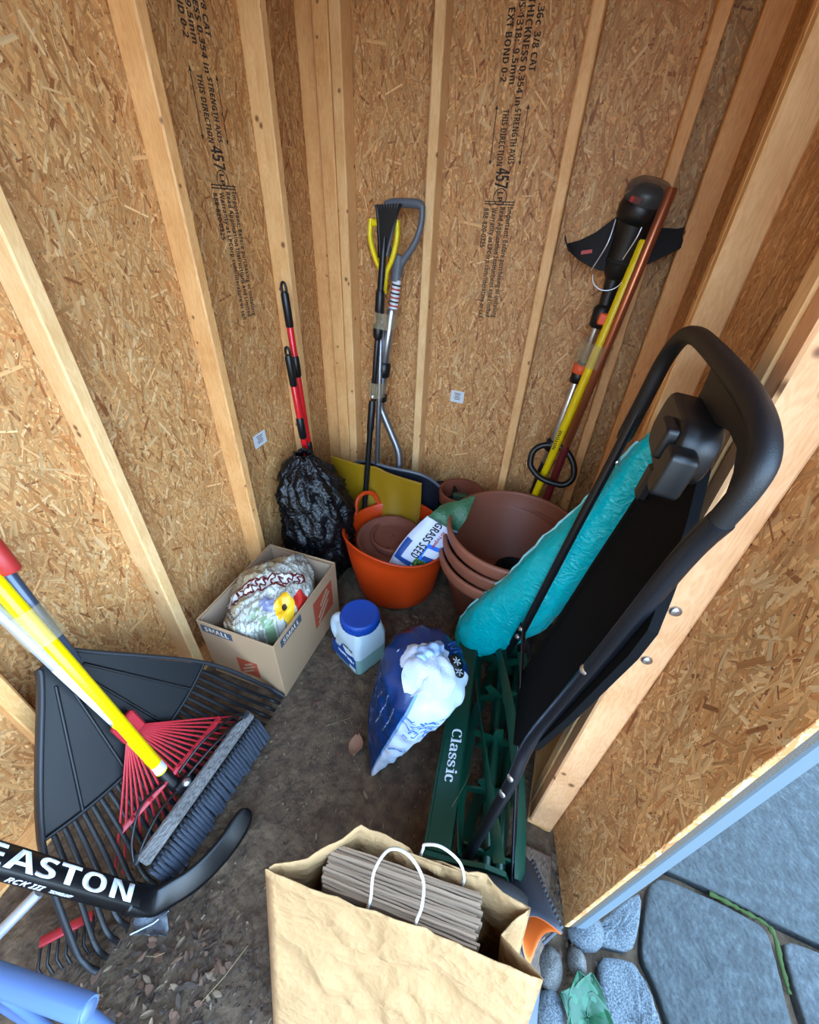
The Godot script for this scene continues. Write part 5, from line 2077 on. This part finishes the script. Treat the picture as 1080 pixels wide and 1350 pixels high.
func build_plant():
	var c = V(0.395, -0.02, -0.235)
	var t = thing("leafy_plant", "small plant with broad green leaves growing beside the river stones", "plant", c)
	rng.seed = 12
	for k in 9:
		var a = TAU * k / 9 + rng.randf_range(-0.3, 0.3)
		var l = rng.randf_range(0.05, 0.08)
		var d = V(cos(a), 0, sin(a))
		var s = V(-sin(a), 0, cos(a))
		var rows = []
		for i in 8:
			var v = i / 7.0
			var w = 0.034 * sin(PI * pow(v, 0.7)) + 0.002
			var line = PackedVector3Array()
			for j in 7:
				var u = j / 3.0 - 1.0
				line.append(c + d * v * l + s * u * w + V(0, 0.02 + 0.05 * v - 0.035 * v * v - 0.006 * (1 - absf(u)) + 0.003 * sin(u * 9 + v * 6 + k), 0))
			rows.append(line)
		var b = nb(t)
		b.slab(rows, 0.0012)
		put("leaf", b, M.leaf_green if k % 3 else M.leaf_green2, t)

# ---------------------------------------------------------------- rakes, broom, hockey stick on the left
func build_black_rake():
	var e = V(-0.447, 0.894, 0).normalized()
	var s = V(0, 0, 1)
	var nrm = V(0.894, 0.447, 0).normalized()
	var o = V(-0.685, 0.0, -0.245)
	var P = func(z: float, h: float, out: float) -> Vector3:
		return o + s * z + e * h + nrm * out
	var t = thing("leaf_rake", "very wide black plastic leaf rake standing on its tines against the left wall", "rake", V(-0.75, 0.0, -0.245))
	var xf = Transform3D(Basis(s, e, s.cross(e)), o)
	var b = nb(t)
	b.plate(v2([-0.028, 0.615, 0.032, 0.615, 0.05, 0.59, 0.245, 0.315, 0.225, 0.30, 0.1, 0.272, 0.0, 0.262, -0.1, 0.272, -0.21, 0.30, -0.235, 0.315, -0.045, 0.59]), xf, 0.010)
	put("rake_body", b, M.rake_black, t)
	for k in [-1, 1]:
		b = nb(t)
		b.sweep(curve([P.call(0.0 + k * 0.032, 0.615, 0.004), P.call(k * 0.06, 0.57, 0.006), P.call(k * 0.24, 0.315, 0.006), P.call(k * 0.335, 0.09, 0.004), P.call(k * 0.352, 0.03, 0.012), P.call(k * 0.352, -0.0, 0.035)], 6), rect2(0.010, 0.030, 0.003), PackedFloat32Array([1.0]), nrm)
		put("edge_flange", b, M.rake_grey, t)
	b = nb(t)
	var arc = []
	for i in 13:
		var u = i / 6.0 - 1.0
		arc.append(P.call(u * 0.235, 0.262 + 0.05 * u * u, 0.006))
	b.sweep(curve(arc, 2), rect2(0.009, 0.012, 0.002), PackedFloat32Array([1.0]), nrm)
	put("cross_ridge", b, M.rake_black, t)
	for k in [-0.55, -0.2, 0.2, 0.55]:
		b = nb(t)
		b.sweep(pv([P.call(k * 0.06, 0.56, 0.006), P.call(k * 0.3, 0.29, 0.006)]), rect2(0.007, 0.010, 0.002), PackedFloat32Array([1.0]), nrm)
		put("stiffening_rib", b, M.rake_black, t)
	var nt = 25
	for k in nt:
		var u = (k + 0.5) / nt * 2 - 1
		var z0 = u * 0.228
		var z1 = u * 0.342
		var h0 = 0.262 + 0.05 * u * u
		b = nb(t)
		b.sweep(curve([P.call(z0, h0, 0.0), P.call(lerpf(z0, z1, 0.5), h0 * 0.5, 0.003), P.call(lerpf(z0, z1, 0.9), 0.045, 0.003), P.call(z1, 0.012, 0.012), P.call(z1, 0.0, 0.035)], 3), rect2(0.0105, 0.007, 0.0015), PackedFloat32Array([1.0]), nrm)
		put("tine", b, M.rake_black, t)
	b = nb(t)
	b.tube(pv([P.call(0.002, 0.50, 0.012), P.call(0.002, 0.60, 0.016), P.call(0.0, 0.66, 0.012)]), 0.02, 14)
	put("handle_socket", b, M.rake_black, t)
	pole("handle", V(-0.905, 0.545, -0.262), V(-1.0, 0.86, -0.285), 0.0115, M.blue_grey_tube, t)

func build_red_rake():
	var apex = V(-0.805, 0.325, -0.243)
	var t = thing("fan_rake", "red metal fan rake with thin spread tines lying over the black leaf rake", "rake", V(-0.75, 0.0, -0.243))
	var b = nb(t)
	b.box(Transform3D(along(V(-0.35, 0.9, 0), V(0, 0, 1)), apex + V(-0.012, 0.02, 0)), V(0.06, 0.06, 0.02), 0.006)
	put("tine_clamp", b, M.rake_red, t)
	var nt = 22
	var cross = []
	for k in nt:
		var u = k / (nt - 1.0) * 2 - 1
		var a = apex + V(0, -0.005 * absf(u), u * 0.024)
		var tip = V(-0.735 + 0.03 * (1 - u * u), 0.035, -0.254 + u * 0.236)
		tip.x -= 0.018 * u
		var m = a.lerp(tip, 0.5) + V(0.01, 0.012, 0)
		var pre = a.lerp(tip, 0.93) + V(0.006, 0.006, 0)
		b = nb(t)
		b.sweep(curve([a, m, pre, tip, tip + V(-0.004, -0.028, 0)], 4), rect2(0.0052, 0.0026, 0.0006), PackedFloat32Array([1.0]), V(0.9, 0.4, 0))
		put("tine", b, M.rake_red, t)
		cross.append(a.lerp(tip, 0.60 + 0.05 * u * u) + V(0.012, 0.012, 0))
	b = nb(t)
	b.sweep(PackedVector3Array(cross), rect2(0.016, 0.007, 0.002), PackedFloat32Array([1.0]), V(0.5, 0.85, 0))
	put("spreader_bar", b, M.rake_red, t)
	for k in range(1, nt, 3):
		b = nb(t)
		b.box(Transform3D(Basis.IDENTITY, (cross[k] as Vector3) + V(0.003, 0.004, 0)), V(0.012, 0.008, 0.010), 0.002)
		put("spreader_clip", b, M.rake_red, t)
	pole("handle", V(-0.805, 0.33, -0.232), V(-1.0, 0.80, -0.226), 0.012, M.silver_label, t)
	b = nb(t)
	b.tube(pv([V(-0.83, 0.39, -0.2315), V(-0.905, 0.571, -0.229)]), 0.0126, 14)
	put("paper_label", b, M.white, t, "torn white paper label")
	pole("grip", V(-0.975, 0.79, -0.285), V(-1.0, 0.86, -0.29), 0.019, M.red_plastic, t)

func build_broom():
	var t = thing("push_broom", "push broom with a thick yellow pole, weathered wooden block and blue grey bristles", "broom", V(-0.66, 0.0, -0.26))
	var blk = [V(-0.668, 0.138, -0.462), V(-0.668, 0.138, -0.07)]
	pole("pole", V(-0.752, 0.185, -0.226), V(-1.002, 0.835, -0.2585), 0.0165, M.yellow_bright, t, 20)
	var dy = (V(-1.002, 0.835, -0.2585) - V(-0.752, 0.185, -0.226)).normalized()
	var b = nb(t)
	b.tube(pv([V(-0.752, 0.185, -0.226) + dy * 0.008, V(-0.752, 0.185, -0.226) + dy * 0.035]), 0.0168, 20)
	put("white_label", b, M.white, t, "small white label at the pole end")
	sleeve("ferrule", V(-0.754, 0.19, -0.2262), V(-0.715, 0.118, -0.222), [[0.0, 0.0145], [0.3, 0.0155], [0.8, 0.0165], [1.0, 0.013]], M.black, t)
	b = nb(t)
	b.box(Transform3D(along(V(-0.35, 0.9, 0), V(0, 0, 1)), V(-0.70, 0.125, -0.235)), V(0.05, 0.05, 0.022), 0.006)
	put("swivel_socket", b, M.black, t)
	b = nb(t)
	b.lathe(v2([0.0, 0.008, 0.01, 0.007, 0.012, 0.0, 0.012, -0.006]), Transform3D(along(V(0.4, 0.9, 0.1)), V(-0.694, 0.145, -0.238)), 14)
	put("bolt", b, M.steel, t)
	b = nb(t)
	b.box(Transform3D(Basis(V(0, 0, 1), -0.35), V(-0.668, 0.128, -0.266)), V(0.036, 0.026, 0.40), 0.006, Vector2(0.1, 0.2))
	put("block", b, M.weathered, t, "weathered grey wooden block")
	for k in 34:
		var z = -0.462 + 0.396 * k / 33.0
		rng.seed = 900 + k
		b = nb(t)
		b.sweep(pv([V(-0.650, 0.118, z), V(-0.640, 0.088, z + rng.randf_range(-0.001, 0.001))]), rect2(0.0065, 0.010, 0.0015), PackedFloat32Array([1.0, 0.92]), V(1, 0, 0))
		put("short_tuft", b, M.bristle_dark, t)
	for k in 40:
		var z = -0.464 + 0.40 * k / 39.0
		rng.seed = 1900 + k
		var lean = rng.randf_range(-0.004, 0.004)
		b = nb(t)
		b.sweep(pv([V(-0.648, 0.108, z), V(-0.632, 0.06, z + lean * 0.5), V(-0.622 + rng.randf_range(-0.003, 0.003), 0.006 + rng.randf_range(0.0, 0.012), z + lean)]), rect2(0.0115, 0.016, 0.003), PackedFloat32Array([0.7, 1.0, 1.12]), V(1, 0, 0))
		put("bristle_tuft", b, M.bristle_blue, t)
	for q in [[V(-0.72, 0.165, -0.245), V(-0.70, 0.20, -0.33), V(-0.685, 0.175, -0.42), V(-0.675, 0.14, -0.452)], [V(-0.70, 0.15, -0.25), V(-0.685, 0.165, -0.33), V(-0.675, 0.155, -0.41), V(-0.672, 0.14, -0.44)], [V(-0.735, 0.165, -0.215), V(-0.735, 0.19, -0.15), V(-0.71, 0.165, -0.09), V(-0.685, 0.135, -0.06)], [V(-0.702, 0.14, -0.225), V(-0.70, 0.155, -0.16), V(-0.69, 0.145, -0.10), V(-0.682, 0.132, -0.07)]]:
		b = nb(t)
		b.tube(curve(q, 5), 0.0036, 8)
		put("brace_wire", b, M.black, t)
	for q in [V(-0.672, 0.14, -0.45), V(-0.683, 0.132, -0.066)]:
		b = nb(t)
		b.box(at(q), V(0.02, 0.012, 0.022), 0.003)
		put("brace_foot", b, M.rake_grey, t)
	tape_wrap("clear tape wrap round the yellow broom pole and the rake handles", V(-0.955, 0.712, -0.252), V(-0.925, 0.635, -0.249), 0.038, 0.03, 0.085, V(0.9, 0.4, 0))

func build_hockey_stick():
	var t = thing("hockey_stick", "black hockey stick with bold white lettering, its blade curving round the broom", "hockey stick", V(-0.62, 0.0, -0.06))
	var a = V(-0.90, 0.63, 0.09)
	var c = V(-0.635, 0.108, -0.012)
	var d = (c - a).normalized()
	var nrm = V(0.55, 0.83, 0.05)
	nrm = (nrm - d * nrm.dot(d)).normalized()
	nrm = nrm.rotated(d, -0.55)
	var up = nrm.cross(d)          # letter tops
	var b = nb(t)
	b.sweep(pv([a, a.lerp(c, 0.5), c]), rect2(0.048, 0.034, 0.006), PackedFloat32Array([1.0]), nrm)
	put("shaft", b, M.stick_black, t)
	b = nb(t)
	var path = curve([c - d * 0.02, V(-0.612, 0.078, -0.024), V(-0.59, 0.06, -0.052), V(-0.565, 0.05, -0.09), V(-0.545, 0.045, -0.14), V(-0.533, 0.045, -0.20), V(-0.535, 0.048, -0.268)], 6)
	var rows = []
	for i in path.size():
		var f = i / float(path.size() - 1)
		var dd: Vector3 = (path[mini(i + 1, path.size() - 1)] - path[maxi(i - 1, 0)]).normalized()
		var nn = nrm.lerp(V(0.75, 0.55, 0.3), smoothstep(0.0, 0.35, f))
		nn = (nn - dd * nn.dot(dd)).normalized()
		var uu = nn.cross(dd)
		var hh = lerpf(0.027, 0.030, smoothstep(0.05, 0.4, f)) * (1.0 if f < 0.88 else sqrt(maxf(0.02, 1.0 - pow((f - 0.88) / 0.125, 2.0))))
		var th = lerpf(0.016, 0.005, smoothstep(0.0, 0.4, f))
		var line = PackedVector3Array()
		for q in rect2(2.0, 2.0, 0.3):
			line.append(path[i] + uu * q.x * hh + nn * q.y * th)
		rows.append(line)
	b.grid(rows, true)
	b.fan(rows[0], true)
	b.fan(rows[rows.size() - 1])
	put("blade", b, M.stick_black, t)
	letters("EASTON", 0.033, 0.345, Transform3D(Basis(d, up, nrm), c - d * 0.372 - up * 0.016 + nrm * 0.0174), M.white_ink, t)
	letters("RCK III", 0.016, 0.075, Transform3D(Basis(d, nrm, -up), c - d * 0.30 - up * 0.0243 - nrm * 0.006), M.white_ink, t)
	letters("TECHNOLOGY", 0.009, 0.052, Transform3D(Basis(d, nrm, -up), c - d * 0.21 - up * 0.0243 - nrm * 0.004), M.white_ink, t)
	# scrap of clear film caught under the heel
	t = thing("plastic_scrap", "crumpled scrap of clear grey plastic film under the hockey stick heel", "plastic film", V(-0.625, 0.0, 0.02))
	rows = []
	var n = fn(3, 20.0)
	for i in 8:
		var line = PackedVector3Array()
		for j in 8:
			line.append(V(-0.665 + i * 0.011 + j * 0.004, 0.016 + 0.02 * n.get_noise_2d(i * 0.05, j * 0.05) + 0.01 * sin(j * 0.9), -0.005 + j * 0.006 - i * 0.004))
		rows.append(line)
	b = nb(t)
	b.slab(rows, 0.0008)
	put("film", b, M.film_grey, t)
	b = nb(t)
	b.tube(pv([rows[0][7] as Vector3 + V(0, 0.003, 0), rows[4][4] as Vector3 + V(0, 0.004, 0), rows[7][1] as Vector3 + V(0, 0.003, 0)]), 0.0016, 6)
	put("film_seam", b, M.white, t)

func build_metal_frame():
	var t = thing("tubular_stand", "light blue painted tubular metal stand at the lower left corner", "stand", V(-0.55, 0.0, 0.14))
	var a = V(-0.80, 0.36, 0.175)
	var c = V(-0.452, 0.40, 0.112)
	var b = nb(t)
	var d = (c - a).normalized()
	b.tube(pv([a, c - d * 0.004, c]), 1.0, 24, true, PackedFloat32Array([0.0185, 0.0185, 0.017]))
	put("top_tube", b, M.frame_blue, t)
	b = nb(t)
	b.lathe(v2([0.0, 0.001, 0.013, 0.001, 0.0145, -0.002]), Transform3D(along(d), c + d * 0.0005), 24)
	put("end_plug", b, M.frame_blue_dark, t)
	for q in [[V(-0.50, 0.395, 0.118), V(-0.49, 0.0, 0.16)], [V(-0.72, 0.37, 0.16), V(-0.76, 0.0, 0.2)]]:
		b = nb(t)
		b.tube(pv([q[0], (q[0] as Vector3).lerp(q[1], 0.5), q[1]]), 0.0125, 16)
		put("leg", b, M.frame_blue, t)
	b = nb(t)
	b.tube(bent([V(-0.80, 0.32, 0.175), V(-0.64, 0.315, 0.16), V(-0.625, 0.27, 0.165), V(-0.625, 0.1, 0.19), V(-0.66, 0.06, 0.2), V(-0.80, 0.06, 0.21)], 0.03), 0.0095, 14)
	put("inner_loop", b, M.frame_blue, t)
	for k in 4:
		b = nb(t)
		b.tube(pv([V(-0.79, 0.285 - k * 0.03, 0.18), V(-0.626, 0.275 - k * 0.03, 0.165)]), 0.003, 8)
		put("grille_bar", b, M.frame_blue, t)
	t = thing("metal_pipe", "thin pale grey pipe behind the light blue frame under the hockey stick", "pipe", V(-0.86, 0.05, 0.11))
	pole("pipe", V(-0.845, 0.12, 0.06), V(-0.90, 0.06, 0.18), 0.0125, M.silver_label, t)
	# short red hand rake under the hockey stick
	t = thing("hand_rake", "small red and black hand rake on the ground under the hockey stick", "rake", V(-0.72, 0.0, 0.10))
	b = nb(t)
	b.sweep(pv([V(-0.80, 0.05, 0.12), V(-0.735, 0.045, 0.045)]), rect2(0.02, 0.008, 0.002), PackedFloat32Array([1.0]), V(0, 1, 0))
	put("red_bar", b, M.rake_red, t)
	for k in 7:
		b = nb(t)
		var p = V(-0.80, 0.045, 0.12).lerp(V(-0.735, 0.04, 0.045), k / 6.0)
		b.tube(pv([p, p + V(0.035, 0.0, 0.03), p + V(0.045, -0.03, 0.038)]), 0.0032, 8)
		put("tine", b, M.rake_black, t)

# ---------------------------------------------------------------- leaf litter
func leaf_mesh(seed_: int, m: Material) -> ArrayMesh:
	rng.seed = seed_
	var b = B.new()
	var curl = rng.randf_range(-0.9, 1.6)
	var wid = rng.randf_range(0.16, 0.36)
	var rows = []
	for i in 6:
		var v = i / 5.0
		var w = wid * pow(sin(PI * clampf(v * 0.94 + 0.04, 0, 1)), 0.8)
		var line = PackedVector3Array()
		for j in 5:
			var u = j / 2.0 - 1.0
			line.append(V(u * w, 0.10 * curl * u * u + 0.16 * curl * (v - 0.5) * (v - 0.5) * 2 + rng.randf_range(-0.03, 0.03), v - 0.5))
		rows.append(line)
	b.slab(rows, 0.02)
	return b.done(m)

func build_litter():
	var ms = [M.leaf_a, M.leaf_b, M.leaf_c, M.leaf_d]
	var shapes = []
	for k in 10:
		shapes.append(leaf_mesh(500 + k, ms[k % 4]))
	# single large leaves
	var spots = []
	rng.seed = 4242
	spots.append([V(-0.341, 0.006, -0.551), 0.075, 0.3])
	for k in 200:
		var q = rng.randf()
		var p: Vector3
		if q < 0.72:
			p = V(rng.randf_range(-0.70, -0.38), 0.004, rng.randf_range(-0.03, 0.16))
		elif q < 0.86:
			p = V(rng.randf_range(-0.36, -0.12), 0.004, rng.randf_range(-1.16, -0.86))
		else:
			p = V(rng.randf_range(-0.62, -0.05), 0.004, rng.randf_range(-0.75, 0.0))
		spots.append([p, rng.randf_range(0.012, 0.032), rng.randf() * TAU])
	for k in 14:
		spots.append([V(rng.randf_range(0.295, 0.33), 0.0, rng.randf_range(-0.54, -0.38)), rng.randf_range(0.016, 0.03), rng.randf() * TAU])
	for k in 10:
		spots.append([V(rng.randf_range(0.33, 0.41), -0.012, rng.randf_range(-0.34, -0.2)), rng.randf_range(0.015, 0.03), rng.randf() * TAU])
	for k in spots.size():
		var o = MeshInstance3D.new()
		o.mesh = leaf_mesh(506, M.leaf_big) if k == 0 else shapes[(k * 7 + k / 5) % 10]
		o.name = numbered("dry_leaf")
		add_child(o)
		o.position = spots[k][0]
		o.scale = Vector3.ONE * (spots[k][1] as float) * (Vector3(1.7, 1, 0.95) if k == 0 else Vector3.ONE)
		o.rotation = Vector3(rng.randf_range(-0.35, 0.35), spots[k][2], rng.randf_range(-0.35, 0.35))
		if k == 0:
			tag(o, "broad pale brown leaf lying alone beside the salt bag", "leaf")
		else:
			var p = o.position
			var w = ["small dry curled leaf in the litter between the blue stand and the kraft bag", "leaves by the blue stand"]
			if p.x > 0.32:
				w = ["small dry leaf among the river stones by the leafy plant", "leaves among the river stones"]
			elif p.x > 0.28:
				w = ["small dry leaf in the gap between the sill board and the right wall sheet", "leaves behind the sill board"]
			elif p.z < -0.8 and p.x > -0.37:
				w = ["small dry leaf on the earth between the orange tub and the salt bag", "leaves by the orange tub"]
			elif p.z < -0.04:
				w = ["small dry leaf lying on the open earth in the middle of the floor", "leaves on the open floor"]
			tag(o, w[0], "leaf", w[1])
	# the rest: crumbs nobody could count
	var mm = MultiMesh.new()
	mm.transform_format = MultiMesh.TRANSFORM_3D
	mm.mesh = leaf_mesh(777, M.leaf_d)
	mm.instance_count = 3600
	for k in 3600:
		var q = rng.randf()
		var p: Vector3
		if q < 0.42:
			p = V(rng.randf_range(-0.75, -0.25), 0, rng.randf_range(-0.08, 0.2))
		elif q < 0.6:
			p = V(rng.randf_range(-0.4, -0.05), 0, rng.randf_range(-1.2, -0.8))
		elif q < 0.9:
			p = V(rng.randf_range(-0.7, 0.1), 0, rng.randf_range(-0.9, 0.0))
		else:
			p = V(rng.randf_range(0.29, 0.42), -0.02, rng.randf_range(-0.56, -0.18))
		var s = rng.randf_range(0.003, 0.013)
		p.y += 0.002
		mm.set_instance_transform(k, Transform3D(Basis.from_euler(V(rng.randf_range(-0.6, 0.6), rng.randf() * TAU, rng.randf_range(-0.6, 0.6))).scaled(V(s * rng.randf_range(0.5, 1.2), s, s * rng.randf_range(0.8, 2.0))), p))
	var mi = MultiMeshInstance3D.new()
	mi.multimesh = mm
	mi.name = numbered("leaf_crumbs")
	add_child(mi)
	tag(mi, "fine crumbs of dry leaf and bark strewn over the earth floor", "leaf litter", "", "stuff")
	mm = MultiMesh.new()
	mm.transform_format = MultiMesh.TRANSFORM_3D
	mm.mesh = leaf_mesh(778, M.leaf_c)
	mm.instance_count = 1300
	for k in 1300:
		var p = V(rng.randf_range(-0.66, 0.15), 0.003, rng.randf_range(-1.0, 0.12))
		if k % 3 == 0:
			p = V(rng.randf_range(-0.4, -0.05), 0.003, rng.randf_range(-1.15, -0.8))
		var s = rng.randf_range(0.003, 0.010)
		mm.set_instance_transform(k, Transform3D(Basis.from_euler(V(rng.randf_range(-0.6, 0.6), rng.randf() * TAU, rng.randf_range(-0.6, 0.6))).scaled(V(s * rng.randf_range(0.4, 1.0), s, s * rng.randf_range(0.8, 2.2))), p))
	mi = MultiMeshInstance3D.new()
	mi.multimesh = mm
	mi.name = numbered("straw_crumbs")
	add_child(mi)
	tag(mi, "pale crumbs of straw and bark strewn over the middle of the earth floor", "leaf litter", "", "stuff")
	# dry grass stems
	for q in [[V(-0.41, 0.006, 0.06), V(-0.37, 0.012, -0.05)], [V(-0.47, 0.005, -0.57), V(-0.40, 0.008, -0.63)], [V(0.0, 0.19, -0.44), V(0.03, 0.06, -0.62)], [V(-0.58, 0.006, 0.05), V(-0.54, 0.015, 0.03)]]:
		var b = B.new(q[0])
		b.tube(pv([q[0], (q[0] as Vector3).lerp(q[1], 0.5) + V(0.004, 0.004, 0.003), q[1]]), 0.0007, 5)
		var o = put("dry_straw", b, M.straw)
		o.position = q[0]
		tag(o, "thin pale dry grass stem lying on the earth floor" if (q[0] as Vector3).y < 0.1 else "thin dry grass stem caught in the green mower reel", "grass stem", "dry grass stems" if (q[0] as Vector3).y < 0.1 else "")

func build_things():
	build_print()
	build_back_tools()
	build_trimmer_group()
	build_trash_bag()
	build_box()
	build_jug()
	build_tub()
	build_pots()
	build_teal_bag()
	build_salt_bag()
	build_mower()
	build_kraft_bag()
	build_clog()
	build_threshold()
	build_plant()
	build_black_rake()
	build_red_rake()
	build_broom()
	build_hockey_stick()
	build_metal_frame()
	build_litter()
